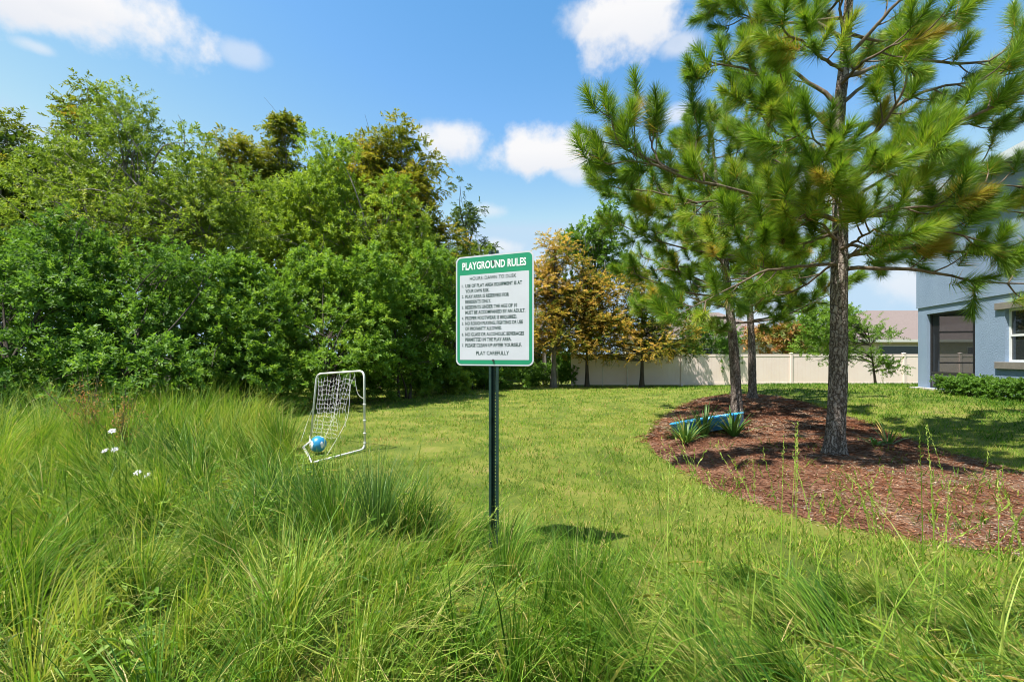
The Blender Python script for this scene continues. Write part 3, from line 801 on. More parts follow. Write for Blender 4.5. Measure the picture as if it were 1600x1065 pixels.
# ------------------------------------------------------------------ neighbouring houses behind the fence
def neighbour(name, label, x0, x1, y0, y1, zb, eave, ridge, wins):
    Mr = plain('weathered brown shingle', (.17, .13, .115), .9, 0, .22, 14, .5, 40); Mw = plain('tan stucco', (.46, .40, .30), .85, 0, .1, 4, .3, 40)
    Mg = plain('dark window pane', (.035, .045, .05), .12, 0, .1); Mf = plain('pale trim', (.6, .58, .52), .6, 0, .06)
    root = empty(name, ((x0 + x1) / 2, (y0 + y1) / 2, zb), label, 'house'); c = Vector(root.location)
    M = Matrix.Translation(-c)
    m = MB(); m.box(x0, x1, y0, y1, zb - .3, eave, M); m.build('wall', Mw, root)
    ov = .5; V = [(x0 - ov, y0 - ov, eave), (x1 + ov, y0 - ov, eave), (x1 + ov, y1 + ov, eave), (x0 - ov, y1 + ov, eave)]
    d = (y1 - y0) / 2 + ov; ym = (y0 + y1) / 2; a = x0 - ov + d; b = max(x1 + ov - d, a + .3)
    V += [(a, ym, ridge), (b, ym, ridge)]; V = [tuple(Vector(v) - c) for v in V]
    MB().add(V, [(0, 1, 5, 4), (1, 2, 5), (2, 3, 4, 5), (3, 0, 4), (3, 2, 1, 0)]).build('roof', Mr, root)
    m = MB(); m.box(x0 - ov, x1 + ov, y0 - ov - .03, y0 - ov - .003, eave - .16, eave + .03, M); m.build('fascia', Mf, root)
    for a, b, z0, z1 in wins:
        w = MB().box(a - .06, b + .06, y0 - .05, y0 - .003, z0 - .06, z1 + .06, M).build('window', Mf, root); MB().box(a, b, y0 - .07, y0 - .052, z0, z1, M).build('pane', Mg, w)


_a = at(1440, 530, 33)
neighbour('neighbour_house', 'single storey tan house with brown hip roof beyond fence beside blue house', 24.6, 44, 33, 43, -.1, 2.75, 5.4, [(26.6, 30.4, 1.1, 2.3), (33, 35, 1.0, 2.2)])
neighbour('neighbour_house', 'brown roofed house half hidden behind the pines beyond the fence', 14.6, 30.0, 50, 60, 0, 3.6, 6.9, [(20, 22, 1.2, 2.4)])

# ------------------------------------------------------------------ vinyl fence
def build_fence():
    def vin(nt):
        n = noise_node(nt, 1.5, 5); r = ramp_node(nt, [(.3, (.80, .64, .57)), (.7, (.84, .69, .62))]); nt.links.new(n.outputs['Fac'], r.inputs[0]); return pbsdf(nt, r.outputs[0], .5, 0, .4).outputs[0]
    Mv = mat('tan vinyl', vin)
    FY = 26.5; px = [894, 980, 1065, 1150, 1236, 1321, 1412, 1500, 1590]
    xs = [(p - CX) / F_PX * FY for p in px]; z0 = [float(gz(x, FY)) for x in xs]; H = 1.86
    root = empty('vinyl_fence', (xs[0], FY, z0[0]), 'tan vinyl privacy fence across the back of the lawn', 'fence'); off = Vector(root.location)
    for i, x in enumerate(xs):
        m = MB(); X = x - off.x; Z = z0[i] - off.z; m.box(X - .065, X + .065, -.065, .065, Z - .2, Z + H)
        p = m.build('post', Mv, root, bevel=.008)
        c = MB(); V = [(X - .08, -.08, Z + H), (X + .08, -.08, Z + H), (X + .08, .08, Z + H), (X - .08, .08, Z + H), (X - .08, -.08, Z + H + .025), (X + .08, -.08, Z + H + .025), (X + .08, .08, Z + H + .025), (X - .08, .08, Z + H + .025), (X, 0, Z + H + .075)]
        c.add(V, [(3, 2, 1, 0), (0, 1, 5, 4), (1, 2, 6, 5), (2, 3, 7, 6), (3, 0, 4, 7), (4, 5, 8), (5, 6, 8), (6, 7, 8), (7, 4, 8)]).build('post_cap', Mv, p)
    for i in range(len(xs) - 1):
        a, b = xs[i] - off.x + .066, xs[i + 1] - off.x - .066; Z = (z0[i] + z0[i + 1]) / 2 - off.z
        for r0, r1 in ((.05, .2), (H - .17, H - .03)): MB().box(a, b, -.025, .025, Z + r0, Z + r1).build('rail', Mv, root, bevel=.005)
        n = int(round((b - a) / .152)); w = (b - a) / n; bd = MB()
        for k in range(n): bd.box(a + k * w + .004, a + (k + 1) * w - .004, -.012, .012, Z + .201, Z + H - .171); bd.box(a + k * w - .004 if k else a, a + k * w + .004, -.006, .006, Z + .201, Z + H - .171)
        bd.build('board_panel', Mv, root)['kind'] = 'stuff'


build_fence()

# ================================================================== TREES AND SHRUBS OF THE BANK
def foot(px, Y):
    return ((px - CX) / F_PX * Y, Y)


# low and middle shrubs along the edge of the wood
SH = dict(stems=3, n_limbs=18)
woody('shrub', 'dark glossy green shrub at the far left edge of the wood', 'shrub', foot(20, 9.6), [E(10, 580, 8.7, 150, 72, 1.0), E(20, 490, 9.7, 150, 95, 1.0), E(-40, 395, 10.8, 110, 90, .9), E(100, 425, 11.0, 90, 90, .9)], 101, 64, (.26, .55), 1750, .36, 18, .12, .055, M_leaf_deep, M_bark_dark, .05, tint0=.45, **SH)
woody('shrub', 'rounded deep green shrub with pale tips behind the white flowers', 'shrub', foot(205, 10.6), [E(200, 595, 9.3, 120, 58, .9), E(190, 530, 10.3, 110, 75, .9), E(270, 470, 11.3, 90, 75, .9)], 102, 50, (.26, .5), 1500, .34, 18, .115, .055, M_leaf_deep, M_bark_dark, .05, tint0=.55, **SH)
woody('shrub', 'mid green rounded shrub left of the small soccer goal', 'shrub', foot(370, 12.2), [E(365, 592, 11.0, 100, 48, .9), E(370, 540, 11.9, 100, 70, .9), E(330, 462, 13.0, 80, 75, .9), E(420, 470, 13.1, 75, 65, .9)], 103, 52, (.28, .55), 1650, .36, 18, .13, .06, M_leaf_mid, M_bark_dark, .05, tint0=.48, **SH)
woody('shrub', 'bright green spreading shrub directly behind the small soccer goal', 'shrub', foot(520, 14.0), [E(510, 588, 12.9, 95, 44, .9), E(515, 540, 13.8, 95, 70, 1.0), E(560, 475, 14.9, 85, 76, 1.0), E(470, 460, 15.1, 65, 65, 1.0)], 104, 56, (.3, .6), 1800, .38, 18, .14, .065, M_leaf_mid, M_bark_dark, .05, tint0=.6, **SH)
woody('shrub', 'leafy green shrub to the right of the soccer goal at the lawn edge', 'shrub', foot(630, 16.2), [E(620, 580, 15.1, 75, 42, .9), E(625, 525, 16.0, 75, 80, 1.0), E(650, 450, 17.2, 62, 85, 1.0)], 105, 46, (.32, .6), 1500, .4, 18, .15, .07, M_leaf_mid, M_bark_dark, .05, tint0=.52, **SH)
woody('bush', 'low bright green bush at the lawn edge left of the sign post', 'shrub', foot(695, 19.5), [E(695, 592, 19.5, 42, 26)], 106, 14, (.24, .4), 420, .32, 14, .14, .06, M_leaf_bright, M_bark_dark, .02, stems=2, n_limbs=6, tint0=.55)
woody('bush', 'low green bush at the lawn edge right behind the sign post', 'shrub', foot(760, 22.5), [E(755, 590, 22.5, 38, 20), E(800, 593, 23, 40, 15)], 107, 18, (.24, .4), 420, .32, 14, .16, .07, M_leaf_mid, M_bark_dark, .02, stems=2, n_limbs=6, tint0=.55)
woody('bush', 'low dark bush beside the thin stake at the fence end', 'shrub', foot(880, 27.2), [E(862, 588, 26.8, 38, 16), E(885, 575, 27.2, 14, 28)], 108, 16, (.25, .45), 400, .32, 14, .16, .08, M_leaf_deep, M_bark_dark, .02, stems=2, n_limbs=6)
woody('bush', 'rounded low bush at the lawn edge just right of the goal', 'shrub', foot(575, 16.0), [E(575, 600, 15.6, 45, 28), E(540, 590, 15.2, 40, 40)], 109, 18, (.24, .42), 560, .34, 14, .14, .065, M_leaf_mid, M_bark_dark, .02, stems=2, n_limbs=6, tint0=.55)
woody('bush', 'low leafy bush at the lawn edge between goal and sign', 'shrub', foot(640, 18.0), [E(640, 592, 17.6, 48, 28), E(670, 580, 18.4, 40, 36)], 110, 20, (.26, .45), 600, .34, 14, .15, .07, M_leaf_mid, M_bark_dark, .02, stems=2, n_limbs=6, tint0=.6)
woody('bush', 'dark understorey bush in the shade behind the sign post', 'shrub', foot(735, 24), [E(730, 575, 24, 55, 30), E(800, 575, 26, 50, 30)], 114, 22, (.35, .6), 620, .4, 14, .2, .09, M_leaf_deep, M_bark_dark, .03, stems=3, n_limbs=6, tint0=.45)
# taller trees of the bank
woody('tree', 'tall loose crowned tree with a sparse pointed top at left', 'tree', foot(270, 14.6), [E(270, 370, 14.4, 125, 110, 1.5), E(130, 370, 14.2, 115, 115, 1.5), E(205, 270, 14.8, 100, 90, 1.4), E(180, 190, 15.0, 40, 58, .8), E(340, 330, 14.9, 75, 85, 1.3), E(85, 275, 15.0, 75, 75, 1.2), E(295, 275, 15.2, 65, 55, 1.1)], 111, 150, (.26, .6), 3500, .44, 16, .115, .05, M_leaf_olive, M_bark_grey, .09, stems=6, n_limbs=70, tint0=.6, shell=(.2, 1.0))
woody('tree', 'bright yellow green leafy tree rising above the soccer goal', 'tree', foot(500, 18.4), [E(500, 390, 18.2, 105, 110, 1.6), E(495, 295, 18.8, 75, 75, 1.4), E(590, 390, 18.2, 80, 100, 1.6), E(410, 370, 18.4, 75, 80, 1.5)], 112, 120, (.34, .75), 3100, .5, 16, .155, .065, M_leaf_bright, M_bark_grey, .10, stems=4, n_limbs=40, tint0=.58, shell=(.25, 1.0))
woody('tree', 'shaded dark green tree with hanging moss left of the sign', 'tree', foot(690, 21.8), [E(690, 500, 21.5, 62, 90, 1.6), E(660, 430, 22, 55, 80, 1.5), E(735, 460, 23, 48, 80, 1.5)], 113, 60, (.35, .7), 1700, .5, 16, .17, .07, M_leaf_olive, M_bark_dark, .12, stems=3, n_limbs=28, moss=260, tint0=.42)
# cypresses standing behind
CG = dict(flat=.5, flatspray=.7, hang=.15, up=.3, spread=1.0)


def cypress(label, px, Y, top, half, low, seed, mat_leaf=M_leaf_cyp, n=46, ns=1500, group=None, moss=0, tint0=.5, tr=.16, bark=M_bark_grey, L=.21, Wd=.075, name='cypress_tree', brad=(.4, .8), tip=.14, tvar=.18):
    h = low - top; ev = []
    for k in range(6):
        f = k / 5; ev.append(E(px + half * .12 * math.sin(k * 2.1 + seed), low - h * (.12 + .80 * f), Y, half * (1 - f) ** .75 + half * tip, h * .11))
    b = foot(px, Y)
    return woody(name, label, 'tree', b, ev, seed, n, brad, ns, .55, 14, L, Wd, mat_leaf, bark, tr, group, lead=at(px, top + 26, Y), moss=moss, tint0=tint0, shell=(.1, 1.05), n_limbs=int(n * .8), tvar=tvar, **CG)


cypress('dark mossy cypress at the far left edge of the sky line', 12, 21, 172, 70, 430, 121, moss=300, tint0=.35, n=60)
cypress('tall thin topped cypress behind the loose crowned tree at left', 128, 24, 108, 70, 420, 122, n=60, tint0=.45, tip=.3)
cypress('olive cypress showing above the left trees near the middle of them', 372, 24, 188, 52, 400, 123, n=56, tint0=.55, tip=.45)
cypress('narrow pointed cypress just left of the bright yellow green tree', 440, 25, 190, 36, 400, 124, n=40, tint0=.5, tip=.25)
cypress('broad brownish cypress behind the bright tree', 585, 23, 206, 62, 430, 125, n=80, ns=1900, tint0=.66, tip=.5)
cypress('tallest olive brown cypress left of the small clouds', 640, 23.5, 200, 66, 450, 126, n=90, ns=2100, tint0=.64, tip=.4)
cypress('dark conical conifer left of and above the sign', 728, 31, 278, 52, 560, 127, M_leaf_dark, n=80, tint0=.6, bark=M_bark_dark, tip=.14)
# rust coloured cypresses by the fence
cypress('rust orange cypress with pale trunk nearest the sign', 866, 24.6, 352, 58, 555, 131, M_leaf_rust, 90, 1750, 'rust coloured cypresses', tint0=.5, L=.17, Wd=.06, brad=(.35, .7), tvar=.34)
cypress('orange cypress in the middle of the three by the fence', 918, 25.4, 400, 66, 558, 132, M_leaf_rust, 90, 1650, 'rust coloured cypresses', tint0=.42, L=.17, Wd=.06, brad=(.35, .7), tvar=.34, tr=.12, bark=M_bark_dark)
cypress('orange cypress half hidden behind the pine by the fence', 1002, 25.2, 425, 82, 562, 133, M_leaf_rust, 100, 1900, 'rust coloured cypresses', tint0=.34, L=.17, Wd=.06, brad=(.35, .7), tvar=.34, tr=.13, bark=M_bark_dark, tip=.3)
woody('moss_tree', 'open crowned broadleaf tree with grey hanging moss behind orange cypresses', 'tree', foot(930, 31), [E(930, 370, 31, 42, 42), E(950, 420, 31, 34, 34), E(905, 410, 31.5, 24, 40)], 134, 40, (.35, .7), 900, .5, 16, .2, .1, M_leaf_mid, M_bark_grey, .16, moss=240, n_limbs=26, shell=(.5, 1.05), tint0=.4)
# behind and before the fence on the right
woody('shrub', 'dense green shrub leaning over the fence behind the middle pine', 'shrub', foot(1105, 28.4), [E(1100, 535, 27.9, 52, 34), E(1135, 560, 27.2, 20, 24)], 141, 22, (.35, .6), 1100, .36, 18, .12, .055, M_leaf_deep, M_bark_dark, .05, stems=3, n_limbs=8, tint0=.5)
woody('croton_hedge', 'yellow and red leaved tropical hedge showing over the fence', 'hedge', foot(1212, 28.6), [E(1195, 535, 28.4, 30, 22), E(1232, 535, 28.4, 26, 22)], 142, 14, (.35, .6), 260, .5, 12, .34, .11, M_weedred, M_bark_dark, .04, stems=3, n_limbs=6, tint0=.4, tvar=.3, up=.7)
woody('ornamental_tree', 'small open ornamental tree in front of the fence right of big pine', 'tree', foot(1368, 21.5), [E(1355, 520, 21.5, 48, 36), E(1300, 505, 21.8, 50, 34), E(1380, 565, 21.3, 24, 20), E(1285, 545, 22, 34, 26)], 143, 40, (.25, .5), 1300, .42, 18, .1, .045, M_leaf_mid, M_bark_dark, .06, n_limbs=26, tint0=.55, shell=(.3, 1.0))
woody('tree', 'green treetop showing between pine trunk and brown roof beyond fence', 'tree', foot(1275, 36), [E(1275, 520, 36, 40, 40), E(1240, 535, 36, 22, 20)], 144, 20, (.5, .8), 800, .5, 16, .16, .07, M_leaf_mid, M_bark_dark, .12, n_limbs=8, tint0=.45)


def far_wood():
    g = np.random.default_rng(151)
    env = []
    for px, Y, top in ((-150, 20, 300), (-40, 22, 300), (70, 22, 260), (180, 24, 260), (290, 24, 265), (400, 25, 265), (500, 25, 270), (600, 26, 280), (680, 29, 370), (745, 33, 430), (800, 36, 470), (850, 38, 500)):
        for k in range(4):
            py = top + 50 + (590 - top - 50) * k / 3; env.append(E(px + g.normal(0, 12), py, Y, 78, (590 - top) * .2, 1.6))
    B = sub_blobs(g, env, 460, .65, 1.2, .9, (.1, 1.0))
    V, F, t = spray_leaves(g, B, 5400, .7, 9, .44, .24, tint0=.45)
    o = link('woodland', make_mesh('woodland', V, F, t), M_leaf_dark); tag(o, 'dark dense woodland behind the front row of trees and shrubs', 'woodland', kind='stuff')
    tb = TB()
    for k in range(46):
        px = g.uniform(560, 890); Y = g.uniform(27, 37); x, y = foot(px, Y); z = float(gz(x, y))
        tb.add(spline([(x, y, z - .1), (x + g.normal(0, .15), y, z + 2.2), (x + g.normal(0, .5), y, z + g.uniform(4, 6))], 8), np.linspace(g.uniform(.05, .13), .03, 8), 6)
    o = tb.build('woodland_trunks', M_bark_grey); tag(o, 'thin pale trunks inside the shaded woodland behind the sign', 'woodland', kind='stuff')


far_wood()


def hedge():
    g = np.random.default_rng(161)
    c = hp(3.95, .62, 0); root = empty('box_hedge', c, 'clipped dark green hedge under the window of the blue house', 'hedge')
    n = 260; s = g.uniform(2.4, 5.6, n); o_ = g.uniform(.32, .92, n); z = g.uniform(.08, .44, n)
    B = np.array([[*hp(a, b, h), .12, .12, .12] for a, b, h in zip(s, o_, z)])
    V, F, t = spray_leaves(g, B, 2300, .09, 10, .055, .032, tint0=.5, up=.6)
    off = np.array(c); o = link('foliage', make_mesh('foliage', V - off, F, t), M_leaf_deep, root); o['kind'] = 'stuff'
    tb = TB()
    for k in range(10):
        p = np.array(hp(2.5 + k * .32, .62, -.1)) - off; tb.add(spline([p, p + [0, 0, .3], p + [g.normal(0, .1), g.normal(0, .1), .5]], 5), np.linspace(.02, .006, 5), 5)
    tb.build('stems', M_bark_dark, root)['kind'] = 'stuff'


hedge()


# ================================================================== PINES
def needle_mesh(g, P, A, Ls, nn, nl, w, tint, droop=.22):
    k = len(P); i = np.repeat(np.arange(k), nn); n = len(i)
    t = g.uniform(0, 1, n) ** .8
    a = A[i]; ref = np.where(np.abs(a[:, 2:3]) < .9, np.array([[0, 0, 1.0]]), np.array([[1.0, 0, 0]]))
    u = unit(np.cross(a, ref)); v = np.cross(a, u); ph = g.uniform(0, 6.283, n)
    ang = np.radians(np.clip(66 - 44 * t + g.normal(0, 9, n), 8, 95))
    per = np.cos(ph)[:, None] * u + np.sin(ph)[:, None] * v
    D = unit(a * np.cos(ang)[:, None] + per * np.sin(ang)[:, None])
    l = nl[i] * g.uniform(.75, 1.1, n) * (1 - .3 * t ** 4)
    p = P[i] + a * (t * Ls[i])[:, None]
    sd = unit(np.cross(D, g.normal(0, 1, (n, 3))))
    D = unit(D + np.array([0, 0, -droop]) * g.uniform(.4, 1.3, n)[:, None]); tip = p + D * l[:, None]
    ww = (w * g.uniform(.7, 1.2, n))[:, None] * .5
    V = np.stack([p - sd * ww, p + sd * ww, tip], 1).reshape(-1, 3)
    b = np.arange(n)[:, None] * 3
    tt = np.clip(tint[i] + g.normal(0, .18, n) + .15 * (t - .5), 0, .95); tt = np.where(tint[i] > 1.2, g.uniform(.95, 1, n), tt)
    old = (t < .25) & (g.uniform(0, 1, n) < .10); tt = np.where(old, 1.0, tt)
    return V, b + np.array([[0, 1, 2]]), np.repeat(tt, 3)


def grow_limb(g, path, r0, out, shoots, spacing=.17, tw=(.22, .5), start=.32, shoot_len=.3):
    """twigs along one limb; every twig and the limb end carry a needle shoot"""
    n = len(path); seg = np.linalg.norm(np.diff(path, axis=0), axis=1); arc = np.concatenate([[0], np.cumsum(seg)]); Lt = arc[-1]
    out.add(path, np.linspace(r0, max(.006, r0 * .22), n), 7)
    T = unit(np.gradient(path, axis=0))
    shoots.append((path[-1], unit(T[-1] + np.array([0, 0, .35])), shoot_len * 1.1))
    s = Lt * start
    while s < Lt:
        f = np.searchsorted(arc, s); f = min(f, n - 1); p = path[f]; t = T[f]
        d = g.normal(0, 1, 3); d = unit(d - t * np.dot(d, t)); d = unit(t * .75 + d * .75 + np.array([0, 0, .22]))
        l = g.uniform(*tw) * (1.1 - .4 * s / Lt)
        e = p + d * l + np.array([0, 0, .10 * l]); q = spline([p, p + d * l * .5 - np.array([0, 0, .04 * l]), e], 6)
        out.add(q, np.linspace(min(.011, r0 * .5), .005, 6), 5)
        ax = unit(unit(q[-1] - q[-2]) + np.array([0, 0, .45]) + g.normal(0, .15, 3))
        shoots.append((q[-1], ax, shoot_len * g.uniform(.7, 1.2)))
        if g.uniform() < .6:
            j = 3; d2 = unit(unit(q[j] - q[j - 1]) + g.normal(0, .6, 3)); l2 = l * g.uniform(.4, .7); e2 = q[j] + d2 * l2
            out.add(spline([q[j], q[j] + d2 * l2 * .5, e2 + [0, 0, .03]], 5), np.linspace(.006, .004, 5), 4)
            shoots.append((e2, unit(d2 + np.array([0, 0, .5])), shoot_len * g.uniform(.6, 1.0)))
        s += spacing * g.uniform(.6, 1.5)


def trunk_mesh(g, pts, rad, rough=.10, n=40, m=170):
    p = spline(pts, m); r = np.interp(np.linspace(0, 1, m), np.linspace(0, 1, len(rad)), rad)
    h = np.cumsum(np.concatenate([[0], np.linalg.norm(np.diff(p, axis=0), axis=1)])); a = np.linspace(0, 2 * np.pi, n, endpoint=False)
    H, Aa = np.meshgrid(h, a, indexing='ij')
    # plated bark: vertical fissures that wander, cut across now and then
    q = fbm(np.cos(Aa) * 3.2 + 10 + .35 * np.sin(H * 3), np.sin(Aa) * 3.2 + H * 1.1, 5, 3)
    fis = np.abs(vnoise(Aa * 11 / 6.283 * 1.5 + .8 * vnoise(H * 5, Aa, 3), H * 3.5, 8) - .5) * 2
    wob = 1 + rough * (q - .5) * 1.2 - rough * .9 * np.exp(-(fis / .22) ** 2)
    flare = 1 + .55 * np.exp(-np.maximum(h - .12, 0) / .14)[:, None] * (1 + .45 * np.cos(Aa * 5 + 1))
    tb = TB(); tb.add(p, r, n, wob * flare); return tb, p, r


def build_main_pine():
    g = np.random.default_rng(201)
    bx, by, bz = on_ground(1305, 712, .14); Y0 = by
    root = empty('pine_tree', (bx, by, bz), 'large long needled pine in front on the mulch bed', 'tree', 'pines on the mulch bed'); off = np.array([bx, by, bz])
    w = lambda px, py, dy: at(px, py, Y0 + dy) - off
    pts = [np.array([0, 0, -.15]), w(1305, 690, 0), w(1309, 600, 0), w(1311, 450, 0), w(1313, 330, .03), w(1310, 200, .06), w(1321, 80, .1), w(1330, -60, .15), w(1338, -220, .2)]
    tb, p, r = trunk_mesh(g, pts, n=56, m=260, rad=[.120, .117, .110, .100, .090, .078, .062, .045, .02])
    tb.build('trunk', M_bark_pine, root)
    limbs = [
        ([(1310, 345, 0), (1230, 312, -.25), (1141, 291, -.5), (1035, 261, -.8), (985, 205, -.95)], .034),
        ([(1308, 372, 0), (1230, 340, .25), (1157, 315, .5), (1080, 318, .7), (1005, 330, .9)], .030),
        ([(1316, 170, 0), (1283, 135, .1), (1233, 95, .15), (1193, 50, .1), (1165, -10, .1)], .034),
        ([(1312, 215, 0), (1230, 130, -.3), (1150, 95, -.5), (1100, 95, -.6)], .026),
        ([(1311, 412, 0), (1250, 411, -.25), (1190, 417, -.4), (1135, 440, -.55), (1060, 482, -.7)], .024),
        ([(1320, 420, 0), (1387, 424, -.2), (1450, 433, -.35), (1508, 446, -.45), (1640, 452, -.6)], .030),
        ([(1318, 300, 0), (1396, 240, -.2), (1504, 183, -.45), (1600, 142, -.6), (1700, 110, -.75)], .034),
        ([(1318, 322, 0), (1400, 275, .4), (1480, 262, .7), (1620, 258, 1.0)], .026),
        ([(1316, 240, 0), (1372, 207, -.3), (1400, 158, -.55), (1420, 90, -.7)], .030),
        ([(1318, 120, .1), (1420, 95, .3), (1540, 95, .4), (1620, 20, .4)], .030),
        ([(1320, 405, 0), (1378, 374, -.35), (1463, 360, -.7), (1570, 385, -1.0)], .028),
        ([(1316, 310, 0), (1330, 290, -.5), (1345, 270, -.95), (1362, 250, -1.3)], .026),
        ([(1316, 350, 0), (1350, 335, -.45), (1420, 325, -.9), (1500, 330, -1.2)], .026),
        ([(1310, 260, 0), (1250, 220, -.4), (1210, 200, -.8), (1180, 150, -1.0)], .026),
        ([(1312, 290, 0), (1260, 270, .5), (1200, 240, 1.0), (1150, 200, 1.4)], .026),
        ([(1310, 375, 0), (1280, 350, -.5), (1240, 345, -1.0)], .022),
        ([(1318, 70, .1), (1312, 10, -.2), (1300, -60, -.4)], .024),
        ([(1320, 90, .1), (1380, 30, -.2), (1440, -30, -.4), (1500, -80, -.5)], .028),
        ([(1318, 160, .05), (1360, 120, .6), (1420, 60, 1.1), (1500, 40, 1.5)], .028),
        ([(1316, 60, .1), (1260, 20, .3), (1200, -20, .5), (1120, 5, .6)], .026),
        ([(1314, 380, 0), (1350, 390, .7), (1400, 400, 1.3), (1440, 380, 1.8)], .024),
        ([(1312, 395, 0), (1290, 420, .5), (1240, 450, 1.0), (1180, 460, 1.4)], .022),
        ([(1313, 250, 0), (1300, 235, -.5), (1275, 225, -1.0), (1240, 215, -1.4)], .024),
        ([(1314, 330, 0), (1310, 318, -.5), (1300, 300, -1.0), (1285, 280, -1.3)], .024),
        ([(1314, 290, 0), (1360, 270, -.5), (1410, 265, -.9), (1450, 240, -1.2)], .024),
        ([(1312, 390, 0), (1330, 378, -.5), (1360, 365, -1.0), (1390, 345, -1.3)], .022),
        ([(1316, 130, 0), (1345, 95, -.5), (1390, 75, -.9), (1440, 60, -1.1)], .024),
        ([(1316, 110, 0), (1280, 80, -.5), (1240, 50, -.9), (1215, 20, -1.1)], .024),
        ([(1316, 200, 0), (1400, 190, .4), (1480, 200, .7), (1560, 190, .9)], .026),
        ([(1312, 360, 0), (1260, 380, -.3), (1200, 375, -.6), (1130, 365, -.8)], .024),
        ([(1314, 180, 0), (1260, 175, .3), (1200, 165, .6), (1165, 130, .8)], .024),
        ([(1318, 340, 0), (1420, 330, .3), (1500, 318, .5), (1600, 330, .6)], .026),
        ([(1320, 400, 0), (1420, 392, -.3), (1510, 400, -.6), (1610, 395, -.8)], .026),
        ([(1320, 345, 0), (1440, 310, .1), (1540, 290, .2), (1650, 300, .2)], .026),
        ([(1060, 268, -.72), (1000, 240, -.82), (960, 205, -.88), (945, 160, -.9)], .016),
        ([(1045, 263, -.76), (990, 252, -.84), (945, 250, -.9), (922, 222, -.92)], .015),
        ([(1036, 261, -.8), (1012, 220, -.7), (1003, 172, -.65)], .015),
        ([(1090, 318, .66), (1020, 300, .75), (965, 290, .8), (935, 268, .82)], .016),
        ([(1100, 283, -.6), (1085, 240, -.5), (1092, 195, -.45)], .014),
        ([(1320, 225, 0), (1430, 150, -.1), (1520, 130, -.2), (1620, 110, -.2)], .026),
    ]
    shoots = []
    for pl, r0 in limbs:
        path = spline([w(*q) for q in pl], 16) + np.vstack([np.zeros((1, 3)), np.cumsum(g.normal(0, .012, (15, 3)), 0)])
        tb = TB(); grow_limb(g, path, r0, tb, shoots, .20, (.22, .52), .24, .36); tb.build('branch', M_bark_twig, root)
    for k in range(11):                              # whorls above the frame
        z = 6.0 - bz + .24 * k; a = k * 2.4 + .4; l = 1.7 - .11 * k; i = np.argmin(np.abs(p[:, 2] - z)); c = p[i]
        path = spline([c, c + [math.cos(a) * l * .5, math.sin(a) * l * .5, .12], c + [math.cos(a) * l, math.sin(a) * l, .45]], 12)
        tb = TB(); grow_limb(g, path, .026, tb, shoots, .18, (.2, .45), .3); tb.build('branch', M_bark_twig, root)
    P = np.array([s[0] for s in shoots]); A = np.array([s[1] for s in shoots]); Ls = np.array([s[2] for s in shoots]); k = len(P)
    V, F, t = needle_mesh(g, P - A * (Ls * .55)[:, None], A, Ls, 390, g.uniform(.18, .25, k), .0066, np.where(g.uniform(0, 1, k) < .035, 1.6, np.clip(g.normal(.63, .16, k), .1, .9)))
    o = link('crown', make_mesh('crown', V, F, t), M_needle, root); o['kind'] = 'stuff'
    for q in range(9):                               # cones at the twig ends
        c = P[g.integers(0, k)]; m = 34; j = np.arange(m); a = j * 2.399; z = .085 * (j / m); rr = .022 * np.sin(np.clip(j / m, .08, 1) * 2.9) + .006
        D = np.column_stack([np.cos(a), np.sin(a), np.full(m, .6)]); Vc, Fc = leaves(np.column_stack([np.cos(a) * rr * .3, np.sin(a) * rr * .3, -z]), D, np.tile([[0, 0, 1.0]], (m, 1)), rr + .012, np.full(m, .02), .1)
        link('cone', make_mesh('cone', Vc, Fc), plain('dark cone scale', (.07, .035, .022), .8), root, tuple(c))
    print('main pine shoots', k, len(V))


build_main_pine()


def build_small_pine(label, px, py, seed, top_px, top_py, h0, reach, r0, nl, extra=()):
    g = np.random.default_rng(seed)
    bx, by, bz = on_ground(px, py, .14); root = empty('pine_tree', (bx, by, bz), label, 'tree', 'pines on the mulch bed'); off = np.array([bx, by, bz])
    top = at(top_px, top_py, by) - off
    p0 = [np.array([0, 0, -.12]), np.array([top[0] * .12, 0, top[2] * .2]), np.array([top[0] * .45, .05, top[2] * .55]), top]
    tb, p, r = trunk_mesh(g, p0, [r0, r0 * .9, r0 * .62, r0 * .16], .1, 28, 110); tb.build('trunk', M_bark_pine, root)
    shoots = []; nl_ = nl
    for k in range(nl):
        f = k / (nl - 1); z = h0 + (top[2] - h0 - .2) * f; i = int(np.argmin(np.abs(p[:, 2] - z))); c = p[i]
        a = k * 2.399 + seed; l = reach * (1 - f) ** .7 * g.uniform(.75, 1.15) + .3; el = g.uniform(.05, .3)
        e = c + np.array([math.cos(a) * l, math.sin(a) * l, l * el + .15])
        path = spline([c, c + np.array([math.cos(a + .2) * l * .5, math.sin(a + .2) * l * .5, l * el * .25]), e], 12)
        tb = TB(); grow_limb(g, path, .012 + .010 * (1 - f) + .004 * l, tb, shoots, .18, (.22, .5), .22, .3); tb.build('branch', M_bark_twig, root)
    for q in extra:
        path = spline([at(x, y, by + d) - off for x, y, d in q], 14); tb = TB(); grow_limb(g, path, .028, tb, shoots, .2, (.25, .5), .3, .32); tb.build('branch', M_bark_twig, root)
    shoots.append((top, np.array([0, 0, 1.0]), .45))
    P = np.array([s[0] for s in shoots]); A = np.array([s[1] for s in shoots]); Ls = np.array([s[2] for s in shoots]); k = len(P)
    V, F, t = needle_mesh(g, P - A * (Ls * .6)[:, None], A, Ls * 1.15, 230, g.uniform(.2, .28, k), .0105, np.where(g.uniform(0, 1, k) < .03, 1.6, np.clip(g.normal(.56, .16, k), .1, .9)))
    o = link('crown', make_mesh('crown', V, F, t), M_needle, root); o['kind'] = 'stuff'
    print('pine shoots', k, len(V))


